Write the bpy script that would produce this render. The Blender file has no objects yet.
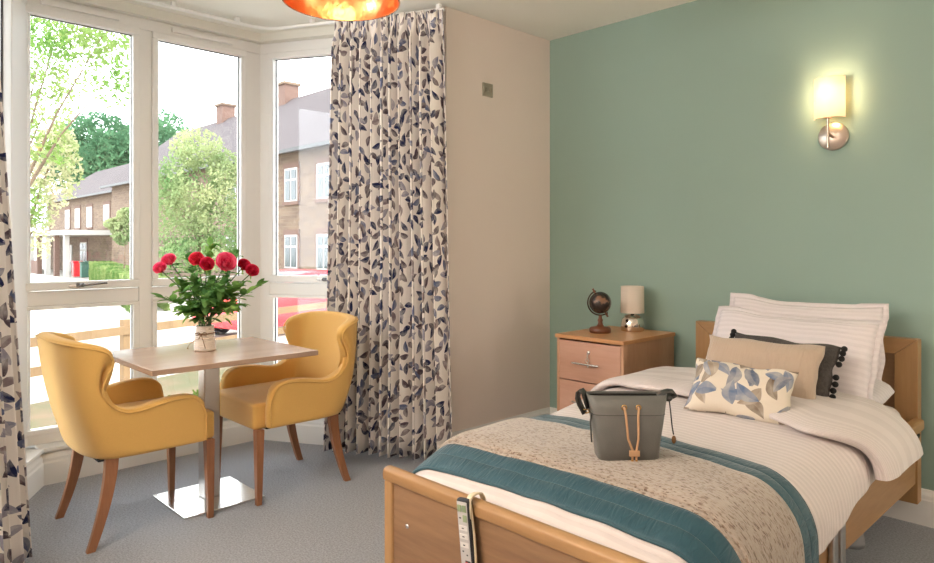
import bpy, bmesh, math, random
from math import sin, cos, pi, radians as R
from mathutils import Vector, Matrix, noise
random.seed(7)
C = bpy.context.scene.collection
SC = bpy.context.scene

# ------------------------------------------------------------------ camera
cam_d = bpy.data.cameras.new('camera'); cam = bpy.data.objects.new('camera', cam_d); C.objects.link(cam)
cam_d.sensor_width = 36; cam_d.lens = 36*677/934
cam_d.shift_y = -(281.5-245)/934
cam_d.clip_start = .02; cam_d.clip_end = 500
cam.location = (0, 0, 1.29); cam.rotation_euler = (pi/2, 0, R(45.9))
SC.camera = cam
# ------------------------------------------------------------------ view + world + lights
SC.view_settings.view_transform = 'Standard'; SC.view_settings.look = 'None'
SC.view_settings.gamma = 1; SC.view_settings.exposure = 0.6; SC.view_settings.use_curve_mapping = False
SC.cycles.use_denoising = True
SC.cycles.max_bounces = 10; SC.cycles.diffuse_bounces = 5; SC.cycles.transparent_max_bounces = 24
SC.cycles.sample_clamp_indirect = 6
W = bpy.data.worlds.new('world'); SC.world = W; W.use_nodes = True
bg = W.node_tree.nodes['Background']
bg.inputs[0].default_value = (.90, .96, 1.0, 1); bg.inputs[1].default_value = 4.3

def light(name, kind, loc, energy, color, size=None, rot=None, size_y=None):
    l = bpy.data.lights.new(name, kind); o = bpy.data.objects.new(name, l); C.objects.link(o)
    o.location = loc; l.energy = energy; l.color = color
    if kind == 'AREA':
        l.size = size
        if size_y: l.shape = 'RECTANGLE'; l.size_y = size_y
    elif kind == 'POINT' and size: l.shadow_soft_size = size
    if rot: o.rotation_euler = rot
    return o
sun = light('sun', 'SUN', (0, 0, 20), 2.6, (1, .93, .82)); sun.data.angle = R(1.5)
sun.rotation_euler = Vector((.55, .25, .8)).to_track_quat('Z', 'Y').to_euler()
# added fill light under the ceiling, out of view, no real fitting
light('ceiling_fill', 'AREA', (-1.5, -.5, 2.66), 8, (1, .95, .92), size=1.0, rot=(0, 0, 0))
# added unseen fill aimed up, brightens the room by bounce off the ceiling
light('upward_fill', 'AREA', (-2.35, -.75, 1.7), 88, (1, .96, .93), size=.6, rot=(pi, 0, 0))

# lamp on the far side of the bed, outside the frame
light('bedside_point', 'POINT', (.75, 3.05, 1.15), 20, (1, .88, .74), .07)

# ------------------------------------------------------------------ materials
MATS = {}
def nt_new(name):
    m = bpy.data.materials.new(name); m.use_nodes = True
    nt = m.node_tree; b = nt.nodes['Principled BSDF']
    return m, nt, b
def N(nt, t, **kw):
    n = nt.nodes.new(t)
    for k, v in kw.items():
        if k[0] == 'i' and k[1:].isdigit(): n.inputs[int(k[1:])].default_value = v
        elif k in n.inputs.keys() if hasattr(n.inputs, 'keys') else False: n.inputs[k].default_value = v
        else: setattr(n, k, v)
    return n
def L(nt, a, b): nt.links.new(a, b)
def mat(name, col, rough=.6, metal=0, var=.0, vscale=8, bump=0, bscale=60, coord='Object', stretch=None, col2=None, sheen=0, spec=None, detail=4):
    if name in MATS: return MATS[name]
    m, nt, b = nt_new(name); MATS[name] = m
    b.inputs['Roughness'].default_value = rough; b.inputs['Metallic'].default_value = metal
    b.inputs['Base Color'].default_value = (*col, 1)
    if spec is not None: b.inputs['Specular IOR Level'].default_value = spec
    if sheen: b.inputs['Sheen Weight'].default_value = sheen
    if var or bump or col2:
        tc = N(nt, 'ShaderNodeTexCoord'); v = tc.outputs[coord]
        if stretch:
            mp = N(nt, 'ShaderNodeMapping'); mp.inputs['Scale'].default_value = stretch; L(nt, v, mp.inputs[0]); v = mp.outputs[0]
    if var or col2:
        n = N(nt, 'ShaderNodeTexNoise'); n.inputs['Scale'].default_value = vscale; n.inputs['Detail'].default_value = detail; L(nt, v, n.inputs['Vector'])
        r = N(nt, 'ShaderNodeValToRGB'); c2 = col2 if col2 else tuple(c*(1-var) for c in col)
        r.color_ramp.elements[0].position = .35; r.color_ramp.elements[1].position = .65
        r.color_ramp.elements[0].color = (*c2, 1); r.color_ramp.elements[1].color = (*(col if col2 else tuple(min(1, c*(1+var)) for c in col)), 1)
        L(nt, n.outputs['Fac'], r.inputs[0]); L(nt, r.outputs[0], b.inputs['Base Color'])
    if bump:
        n2 = N(nt, 'ShaderNodeTexNoise'); n2.inputs['Scale'].default_value = bscale; n2.inputs['Detail'].default_value = 3; L(nt, v, n2.inputs['Vector'])
        bp = N(nt, 'ShaderNodeBump'); bp.inputs['Strength'].default_value = bump; bp.inputs['Distance'].default_value = .01
        L(nt, n2.outputs['Fac'], bp.inputs['Height']); L(nt, bp.outputs[0], b.inputs['Normal'])
    return m
def wood(name, c1, c2, axis='X', rough=.45, scale=6):
    st = {'X': (.12, 1, 1), 'Y': (1, .12, 1), 'Z': (1, 1, .12)}[axis]
    m, nt, b = nt_new(name)
    tc = N(nt, 'ShaderNodeTexCoord'); mp = N(nt, 'ShaderNodeMapping'); mp.inputs['Scale'].default_value = st; L(nt, tc.outputs['Object'], mp.inputs[0])
    n = N(nt, 'ShaderNodeTexNoise'); n.inputs['Scale'].default_value = scale; n.inputs['Detail'].default_value = 3; n.inputs['Distortion'].default_value = .6; L(nt, mp.outputs[0], n.inputs['Vector'])
    n2 = N(nt, 'ShaderNodeTexNoise'); n2.inputs['Scale'].default_value = scale*14; n2.inputs['Detail'].default_value = 6; L(nt, mp.outputs[0], n2.inputs['Vector'])
    mx = N(nt, 'ShaderNodeMath', operation='MULTIPLY_ADD'); mx.inputs[1].default_value = .45; L(nt, n2.outputs['Fac'], mx.inputs[0]); L(nt, n.outputs['Fac'], mx.inputs[2])
    r = N(nt, 'ShaderNodeValToRGB'); r.color_ramp.elements[0].position = .5; r.color_ramp.elements[1].position = .95
    r.color_ramp.elements[0].color = (*c2, 1); r.color_ramp.elements[1].color = (*c1, 1)
    L(nt, mx.outputs[0], r.inputs[0]); L(nt, r.outputs[0], b.inputs['Base Color']); b.inputs['Roughness'].default_value = rough
    return m
def M2(nt, op, a, b=None, c=None):
    n = N(nt, 'ShaderNodeMath', operation=op)
    for i, x in enumerate((a, b, c)):
        if x is None: continue
        if isinstance(x, (int, float)): n.inputs[i].default_value = x
        else: L(nt, x, n.inputs[i])
    return n.outputs[0]
def leafmat(name, bgc, scale, hl, wd, cols, layers=2, rough=.8, wash0=-.85):
    m, nt, b = nt_new(name); b.inputs['Roughness'].default_value = rough; b.inputs['Specular IOR Level'].default_value = .2
    uv = N(nt, 'ShaderNodeTexCoord').outputs['UV']
    base = None
    prev = N(nt, 'ShaderNodeRGB'); prev.outputs[0].default_value = (*bgc, 1); cur = prev.outputs[0]
    nz = N(nt, 'ShaderNodeTexNoise'); nz.inputs['Scale'].default_value = scale*1.7; nz.inputs['Detail'].default_value = 3; L(nt, uv, nz.inputs['Vector'])
    for k in range(layers):
        ad = N(nt, 'ShaderNodeVectorMath', operation='ADD'); ad.inputs[1].default_value = (k*3.37+.13, k*1.71, 0); L(nt, uv, ad.inputs[0])
        vo = N(nt, 'ShaderNodeTexVoronoi', voronoi_dimensions='2D'); vo.inputs['Scale'].default_value = scale; vo.inputs['Randomness'].default_value = .7; L(nt, ad.outputs[0], vo.inputs['Vector'])
        sb = N(nt, 'ShaderNodeVectorMath', operation='SUBTRACT'); L(nt, ad.outputs[0], sb.inputs[0]); L(nt, vo.outputs['Position'], sb.inputs[1])
        sc = N(nt, 'ShaderNodeSeparateColor'); L(nt, vo.outputs['Color'], sc.inputs[0])
        ang = M2(nt, 'MULTIPLY', sc.outputs[0], 6.283)
        vr = N(nt, 'ShaderNodeVectorRotate', rotation_type='Z_AXIS'); L(nt, sb.outputs[0], vr.inputs['Vector']); L(nt, ang, vr.inputs['Angle'])
        sx = N(nt, 'ShaderNodeSeparateXYZ'); L(nt, vr.outputs[0], sx.inputs[0])
        q = M2(nt, 'DIVIDE', sx.outputs[0], hl)
        asy = M2(nt, 'MULTIPLY_ADD', q, -.3, 1.0)
        w = M2(nt, 'MULTIPLY', M2(nt, 'MULTIPLY', M2(nt, 'SUBTRACT', 1.0, M2(nt, 'MULTIPLY', q, q)), wd), asy)
        bend = M2(nt, 'MULTIPLY_ADD', M2(nt, 'MULTIPLY', q, q), hl*.25, sx.outputs[1])
        ay = M2(nt, 'ABSOLUTE', bend)
        mask = M2(nt, 'LESS_THAN', ay, w)
        if k == layers-1 and layers > 1: mask = M2(nt, 'MULTIPLY', mask, M2(nt, 'GREATER_THAN', sc.outputs[2], .25))
        ramp = N(nt, 'ShaderNodeValToRGB'); ramp.color_ramp.interpolation = 'CONSTANT'
        e = ramp.color_ramp.elements
        while len(e) < len(cols): e.new(.5)
        for i, cc in enumerate(cols): e[i].position = i/len(cols); e[i].color = (*cc, 1)
        L(nt, sc.outputs[1], ramp.inputs[0])
        # watercolour wash inside the leaf, lighter towards one side
        wash = M2(nt, 'MULTIPLY_ADD', nz.outputs['Fac'], 2.2, wash0)
        side = M2(nt, 'MULTIPLY_ADD', M2(nt, 'GREATER_THAN', bend, 0.0), .25, 0.0)
        fac = N(nt, 'ShaderNodeMath', operation='ADD', use_clamp=True); L(nt, wash, fac.inputs[0]); L(nt, side, fac.inputs[1])
        fac2 = M2(nt, 'MULTIPLY', fac.outputs[0], .6)
        mx = N(nt, 'ShaderNodeMix', data_type='RGBA'); L(nt, fac2, mx.inputs[0]); L(nt, ramp.outputs[0], mx.inputs[6]); mx.inputs[7].default_value = (*bgc, 1)
        m2 = N(nt, 'ShaderNodeMix', data_type='RGBA'); L(nt, mask, m2.inputs[0]); L(nt, cur, m2.inputs[6]); L(nt, mx.outputs[2], m2.inputs[7]); cur = m2.outputs[2]
    L(nt, cur, b.inputs['Base Color'])
    n2 = N(nt, 'ShaderNodeTexNoise'); n2.inputs['Scale'].default_value = 400; L(nt, uv, n2.inputs['Vector'])
    bp = N(nt, 'ShaderNodeBump'); bp.inputs['Strength'].default_value = .15; bp.inputs['Distance'].default_value = .003; L(nt, n2.outputs['Fac'], bp.inputs['Height']); L(nt, bp.outputs[0], b.inputs['Normal'])
    return m
def stripemat(name, col, period, axis=1, depth=.08, bump=.5):
    m, nt, b = nt_new(name); b.inputs['Roughness'].default_value = .6; b.inputs['Sheen Weight'].default_value = .1; b.inputs['Specular IOR Level'].default_value = .25
    uv = N(nt, 'ShaderNodeTexCoord').outputs['UV']; sx = N(nt, 'ShaderNodeSeparateXYZ'); L(nt, uv, sx.inputs[0])
    s = M2(nt, 'SINE', M2(nt, 'MULTIPLY', sx.outputs[axis], 2*pi/period)); f = M2(nt, 'GREATER_THAN', s, 0.0)
    mx = N(nt, 'ShaderNodeMix', data_type='RGBA'); L(nt, f, mx.inputs[0]); mx.inputs[6].default_value = (*col, 1); mx.inputs[7].default_value = (*[c*(1-depth) for c in col], 1)
    L(nt, mx.outputs[2], b.inputs['Base Color'])
    L(nt, M2(nt, 'MULTIPLY_ADD', f, .25, .45), b.inputs['Roughness'])
    n2 = N(nt, 'ShaderNodeTexNoise'); n2.inputs['Scale'].default_value = 9; n2.inputs['Detail'].default_value = 4; L(nt, uv, n2.inputs['Vector'])
    h = M2(nt, 'MULTIPLY_ADD', n2.outputs['Fac'], 1.0, M2(nt, 'MULTIPLY', s, .06))
    bp = N(nt, 'ShaderNodeBump'); bp.inputs['Strength'].default_value = bump; bp.inputs['Distance'].default_value = .02; L(nt, h, bp.inputs['Height']); L(nt, bp.outputs[0], b.inputs['Normal'])
    return m
def brickmat(name, c1, c2, mortar, scale=1.0):
    m, nt, b = nt_new(name); b.inputs['Roughness'].default_value = .9
    tc = N(nt, 'ShaderNodeTexCoord'); mp = N(nt, 'ShaderNodeMapping'); mp.inputs['Rotation'].default_value = (pi/2, 0, 0); L(nt, tc.outputs['Object'], mp.inputs[0])
    bt = N(nt, 'ShaderNodeTexBrick'); bt.inputs['Scale'].default_value = 1; bt.inputs['Brick Width'].default_value = .225*scale; bt.inputs['Row Height'].default_value = .075*scale; bt.inputs['Mortar Size'].default_value = .008
    bt.inputs['Color1'].default_value = (*c1, 1); bt.inputs['Color2'].default_value = (*c2, 1); bt.inputs['Mortar'].default_value = (*mortar, 1)
    L(nt, mp.outputs[0], bt.inputs['Vector']); L(nt, bt.outputs[0], b.inputs['Base Color'])
    return m
def emit(name, col, s):
    m = bpy.data.materials.new(name); m.use_nodes = True; nt = m.node_tree; nt.nodes.clear()
    o = N(nt, 'ShaderNodeOutputMaterial'); e = N(nt, 'ShaderNodeEmission'); e.inputs[0].default_value = (*col, 1); e.inputs[1].default_value = s; L(nt, e.outputs[0], o.inputs[0]); return m
def glassmat(name, tint=(1, 1, 1), refl=.08):
    m = bpy.data.materials.new(name); m.use_nodes = True; nt = m.node_tree; nt.nodes.clear()
    o = N(nt, 'ShaderNodeOutputMaterial'); t = N(nt, 'ShaderNodeBsdfTransparent'); t.inputs[0].default_value = (*tint, 1)
    g = N(nt, 'ShaderNodeBsdfGlossy'); g.inputs['Roughness'].default_value = .01
    f = N(nt, 'ShaderNodeFresnel'); f.inputs[0].default_value = 1.4
    mx = N(nt, 'ShaderNodeMixShader'); L(nt, f.outputs[0], mx.inputs[0]); L(nt, t.outputs[0], mx.inputs[1]); L(nt, g.outputs[0], mx.inputs[2]); L(nt, mx.outputs[0], o.inputs[0]); return m
def translucent(name, col, mixf=.5, rough=.7, emis=0, ecol=None):
    m = bpy.data.materials.new(name); m.use_nodes = True; nt = m.node_tree; nt.nodes.clear()
    o = N(nt, 'ShaderNodeOutputMaterial'); d = N(nt, 'ShaderNodeBsdfDiffuse'); t = N(nt, 'ShaderNodeBsdfTranslucent')
    d.inputs[0].default_value = (*col, 1); t.inputs[0].default_value = (*col, 1)
    mx = N(nt, 'ShaderNodeMixShader'); mx.inputs[0].default_value = mixf; L(nt, d.outputs[0], mx.inputs[1]); L(nt, t.outputs[0], mx.inputs[2])
    out = mx.outputs[0]
    if emis:
        e = N(nt, 'ShaderNodeEmission'); e.inputs[0].default_value = (*(ecol or col), 1); e.inputs[1].default_value = emis
        ad = N(nt, 'ShaderNodeAddShader'); L(nt, out, ad.inputs[0]); L(nt, e.outputs[0], ad.inputs[1]); out = ad.outputs[0]
    L(nt, out, o.inputs[0]); return m
def foliagemat(name, c1, c2, vs=1.5, mixf=.45):
    m = bpy.data.materials.new(name); m.use_nodes = True; nt = m.node_tree; nt.nodes.clear()
    o = N(nt, 'ShaderNodeOutputMaterial'); d = N(nt, 'ShaderNodeBsdfDiffuse'); t = N(nt, 'ShaderNodeBsdfTranslucent')
    tc = N(nt, 'ShaderNodeTexCoord'); n = N(nt, 'ShaderNodeTexNoise'); n.inputs['Scale'].default_value = vs; n.inputs['Detail'].default_value = 5; L(nt, tc.outputs['Object'], n.inputs['Vector'])
    r = N(nt, 'ShaderNodeValToRGB'); r.color_ramp.elements[0].position = .35; r.color_ramp.elements[1].position = .65
    r.color_ramp.elements[0].color = (*c1, 1); r.color_ramp.elements[1].color = (*c2, 1); L(nt, n.outputs['Fac'], r.inputs[0])
    L(nt, r.outputs[0], d.inputs[0]); L(nt, r.outputs[0], t.inputs[0])
    mx = N(nt, 'ShaderNodeMixShader'); mx.inputs[0].default_value = mixf; L(nt, d.outputs[0], mx.inputs[1]); L(nt, t.outputs[0], mx.inputs[2]); L(nt, mx.outputs[0], o.inputs[0]); return m

# ------------------------------------------------------------------ mesh helpers
class MB:
    def __init__(s): s.v = []; s.f = []; s.uv = []; s.sm = []
    def add(s, vs, fs, uvs=None, smooth=False):
        b = len(s.v); s.v += [tuple(v) for v in vs]
        for f in fs: s.f.append(tuple(b+i for i in f)); s.sm.append(smooth)
        s.uv += list(uvs) if uvs else [(0, 0)]*len(vs)
        return s
    def box(s, x0, x1, y0, y1, z0, z1, M=None):
        vs = [Vector((x, y, z)) for x in (x0, x1) for y in (y0, y1) for z in (z0, z1)]
        uvs = [(v.x+v.y, v.z) for v in vs]
        if M: vs = [M @ v for v in vs]
        return s.add(vs, [(0, 1, 3, 2), (4, 6, 7, 5), (0, 4, 5, 1), (2, 3, 7, 6), (0, 2, 6, 4), (1, 5, 7, 3)], uvs)
    def prism(s, prof, p0, p1, up=(0, 0, 1)):      # extrude 2D profile (a,b) from p0 to p1; a -> side, b -> up
        p0 = Vector(p0); p1 = Vector(p1); d = (p1-p0).normalized(); up = Vector(up); sd = d.cross(up).normalized(); u = sd.cross(d)
        n = len(prof); vs = [p+sd*a+u*b for p in (p0, p1) for a, b in prof]
        fs = [(i, (i+1) % n, n+(i+1) % n, n+i) for i in range(n)]+[tuple(range(n))[::-1], tuple(range(n, 2*n))]
        return s.add(vs, fs)
    def tube(s, pts, r, n=10, cap=True):
        pts = [Vector(p) for p in pts]; rs = r if isinstance(r, (list, tuple)) else [r]*len(pts)
        b0 = None; rings = []
        for i, p in enumerate(pts):
            t = (pts[min(i+1, len(pts)-1)]-pts[max(i-1, 0)]).normalized()
            if b0 is None: b0 = t.cross(Vector((0, 0, 1)) if abs(t.z) < .9 else Vector((1, 0, 0))).normalized()
            b0 = (b0-t*b0.dot(t)).normalized(); c0 = t.cross(b0)
            rings.append([p+(b0*cos(2*pi*k/n)+c0*sin(2*pi*k/n))*rs[i] for k in range(n)])
        vs = [v for q in rings for v in q]
        fs = [(i*n+k, i*n+(k+1) % n, (i+1)*n+(k+1) % n, (i+1)*n+k) for i in range(len(pts)-1) for k in range(n)]
        s.add(vs, fs, smooth=True)
        if cap:
            s.add(rings[0], [tuple(range(n))[::-1]]); s.add(rings[-1], [tuple(range(n))])
        return s
    def lathe(s, prof, c=(0, 0, 0), n=32, M=None, smooth=True):
        vs = []; uvs = []
        for r, z in prof:
            for k in range(n):
                a = 2*pi*k/n; v = Vector((r*cos(a), r*sin(a), z)); v = M @ v if M else v
                vs.append(v+Vector(c)); uvs.append((k/n, z))
        m = len(prof)
        return s.add(vs, [(i*n+k, i*n+(k+1) % n, (i+1)*n+(k+1) % n, (i+1)*n+k) for i in range(m-1) for k in range(n)], uvs, smooth)
    def grid(s, fn, us, vs_, uvfn=None, smooth=True, wrap=False):
        P = []; U = []
        for u in us:
            for v in vs_:
                P.append(fn(u, v)); U.append(uvfn(u, v) if uvfn else (u, v))
        m = len(vs_); n = len(us)
        fs = [(i*m+j, ((i+1) % n)*m+j, ((i+1) % n)*m+j+1, i*m+j+1) for i in range(n if wrap else n-1) for j in range(m-1)]
        return s.add(P, fs, U, smooth)
    def ball(s, c, r, n=12, sc=(1, 1, 1), M=None):
        prof = [(r*sin(pi*i/n)+1e-5, -r*cos(pi*i/n)) for i in range(n+1)]
        vs = []
        for a, z in prof:
            for k in range(n*2):
                t = 2*pi*k/(n*2); v = Vector((a*cos(t)*sc[0], a*sin(t)*sc[1], z*sc[2])); v = M @ v if M else v; vs.append(v+Vector(c))
        m = 2*n
        return s.add(vs, [(i*m+k, i*m+(k+1) % m, (i+1)*m+(k+1) % m, (i+1)*m+k) for i in range(n) for k in range(m)], None, True)
    def build(s, name, m, parent=None, bevel=0, seg=2, fixn=True, subsurf=0, solid=0, soff=0):
        me = bpy.data.meshes.new(name); me.from_pydata(s.v, [], s.f)
        ul = me.uv_layers.new(name='UVMap')
        for l in me.loops: ul.data[l.index].uv = s.uv[l.vertex_index]
        for p, q in zip(me.polygons, s.sm): p.use_smooth = q
        if fixn:
            bm = bmesh.new(); bm.from_mesh(me); bmesh.ops.recalc_face_normals(bm, faces=bm.faces); bm.to_mesh(me); bm.free()
        o = bpy.data.objects.new(name, me); C.objects.link(o); me.materials.append(m)
        if parent: o.parent = parent
        if solid:
            md = o.modifiers.new('thickness', 'SOLIDIFY'); md.thickness = solid; md.offset = soff
        if subsurf:
            md = o.modifiers.new('smooth', 'SUBSURF'); md.levels = md.render_levels = subsurf
        if bevel:
            md = o.modifiers.new('bevel', 'BEVEL'); md.width = bevel; md.segments = seg; md.limit_method = 'ANGLE'; md.angle_limit = R(40); md.harden_normals = True
            for p in me.polygons: p.use_smooth = True
        return o
def thing(name, label, cat, loc=(0, 0, 0), rz=0, group=None):
    o = bpy.data.objects.new(name, None); C.objects.link(o); o.location = loc; o.rotation_euler = (0, 0, rz); o.empty_display_size = .1
    return tag(o, label, cat, group)
def tag(o, label=None, cat=None, group=None, kind=None):
    if label: o['label'] = label
    if cat: o['category'] = cat
    if group: o['group'] = group
    if kind: o['kind'] = kind
    return o
def struct(o, label=None): o['kind'] = 'structure'; return o
def tree_copy(o, parent=None):
    c = o.copy(); C.objects.link(c)
    if parent: c.parent = parent
    for ch in [x for x in C.objects if x.parent == o]: tree_copy(ch, c)
    return c
def frange(a, b, n): return [a+(b-a)*i/(n-1) for i in range(n)]
def sm(a, b, x):
    t = max(0, min(1, (x-a)/(b-a))); return t*t*(3-2*t)
def nz(x, y, z=0, s=1): return noise.noise(Vector((x*s, y*s, z*s)))
def lin(h): return tuple(((int(h[i:i+2], 16)/255)+.055)**2.4/1.055**2.4 if int(h[i:i+2], 16) > 10 else int(h[i:i+2], 16)/3294 for i in (0, 2, 4))

# ------------------------------------------------------------------ shared materials
wall_green = mat('green_paint', lin('90a89c'), .75, bump=.04, bscale=250, var=.01, vscale=3)
wall_cream = mat('cream_paint', lin('e8dad0'), .8, bump=.04, bscale=250)
ceil_m = mat('ceiling_paint', lin('ece9de'), .85)
trim_w = mat('white_gloss', lin('efeeea'), .35)
upvc = mat('white_upvc', lin('f2f0ec'), .3)
carpet = mat('carpet', lin('a6a8ae'), 1, var=.26, vscale=120, bump=.8, bscale=500, sheen=.3, spec=.05, detail=6)
yellow = mat('mustard_fabric', lin('dcae62'), .85, var=.03, vscale=300, bump=.25, bscale=900, sheen=.25, spec=.2)
legwood = wood('leg_wood', lin('a87350'), lin('8a5a3c'), 'Z', .4, 9)
chrome = mat('polished_chrome', (.8, .8, .8), .08, 1)
steel = mat('brushed_steel', (.62, .6, .58), .28, 1, bump=.1, bscale=40, stretch=(1, 1, 30))
oak = wood('light_oak', lin('b28c5e'), lin('9b744a'), 'Z', .4, 5)
oakx = wood('light_oak_across', lin('b58e61'), lin('9d774e'), 'X', .4, 5)
oakp = wood('oak_panel', lin('a07d5b'), lin('785940'), 'X', .45, 4)
beech = wood('cabinet_beech', lin('c49a7a'), lin('b08465'), 'Z', .45, 5)
beechx = wood('cabinet_beech_across', lin('c89e88'), lin('b88c74'), 'X', .45, 5)
white_sateen = stripemat('white_sateen', lin('dbd0cc'), .026, 1, .08)
pillow_sateen = stripemat('pillow_sateen', lin('e0d8d9'), .026, 1, .06)
black = mat('black_plastic', (.012, .012, .013), .4)
brass = mat('brass', (.75, .5, .2), .25, 1)
dchrome = mat('satin_chrome', (.30,.30,.31), .25, 1)
glass = glassmat('window_glass')

# ------------------------------------------------------------------ room shell
CX, CY, CZ = -2.98, 3.69, 2.71
RX, RY = 1.4, -1.7
BX = -4.20                      # inside face of the bay's low wall
BY0, BY1 = .885, 2.147
S30 = math.tan(R(30))
bayL = BY0-(CX-BX)*S30; bayR = BY1+(CX-BX)*S30     # where the cheeks meet the room wall
def poly_slab(name, pts, z0, z1, m):
    n = len(pts); mb = MB(); vs = [(x, y, z) for z in (z0, z1) for x, y in pts]
    mb.add(vs, [tuple(range(n))[::-1], tuple(range(n, 2*n))]+[(i, (i+1) % n, n+(i+1) % n, n+i) for i in range(n)])
    return struct(mb.build(name, m))
OX = 0.13; oxo = BX-.20
out = [(RX+.2, RY-.2), (RX+.2, CY+.2), (CX-.25, CY+.2), (CX-.25, bayR+.12), (oxo, BY1+.16), (oxo, BY0-.16), (CX-.25, bayL-.12), (CX-.25, RY-.2)]
poly_slab('floor', out, -.12, 0, carpet)
poly_slab('ceiling', out, CZ, CZ+.15, ceil_m)
def wall(name, x0, x1, y0, y1, m, z0=0, z1=CZ): return struct(MB().box(x0, x1, y0, y1, z0, z1).build(name, m))
wall('wall_back', CX-.25, RX, CY, CY+.2, wall_green)
wall('wall_left', CX-.25, CX, 2.715, CY, wall_cream)
wall('wall_side', CX-.25, CX, RY, bayL+.05, wall_cream)
wall('wall_right', RX, RX+.2, RY-.2, CY+.2, wall_cream)
wall('wall_front', CX-.25, RX, RY-.2, RY, wall_cream)
# skirting with moulded top
def skirt(name, p0, p1, side, h=.165, flip=1):
    prof = [(0, 0), (.018, 0), (.018, h*.70), (.014, h*.74), (.014, h*.84), (.008, h*.92), (.006, h), (0, h)]
    return struct(MB().prism([(a*side, b) for a, b in prof], (*p0, 0), (*p1, 0)).build(name, trim_w))
skirt('baseboard_back', (CX, CY), (RX, CY), 1)
skirt('baseboard_left', (CX, 2.72), (CX, CY), 1)
# bay low wall + skirting + window board
for i, (p, q) in enumerate([((BX, BY0), (BX, BY1)), ((BX, BY1), (CX, bayR)), ((CX, bayL), (BX, BY0))]):
    P0 = Vector((*p, 0)); Q0 = Vector((*q, 0)); d = (Q0-P0).normalized(); nrm = Vector((d.y, -d.x, 0))   # nrm points into the room
    ext = .20*math.tan(R(30))/1 if False else 0
    mb = MB(); Mx = Matrix.Translation(P0) @ Matrix((( d.x, -nrm.x, 0, 0), (d.y, -nrm.y, 0, 0), (0, 0, 1, 0), (0, 0, 0, 1)))
    ln = (Q0-P0).length
    e0 = .055 if i != 1 else .055; 
    mb.box(-.05 if i != 2 else .03, ln+.05 if i != 1 else ln-.03, .004, .2, 0, .19, Mx)
    struct(mb.build('wall_bay', trim_w))
    prof = [(0, 0), (.018, 0), (.018, .115), (.013, .125), (.013, .14), (.006, .155), (.004, .165), (0, .165)]
    struct(MB().prism([(a, b) for a, b in prof], P0-Vector((0, 0, 0)), Q0).build('baseboard_bay', trim_w))
    struct(MB().box(-.012 if i == 0 else (.02 if i == 2 else 0), ln+.012 if i == 0 else (ln-.02 if i == 1 else ln), -.022, .16, .178, .2, Mx).build('trim_sill', trim_w, bevel=.005))

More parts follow.
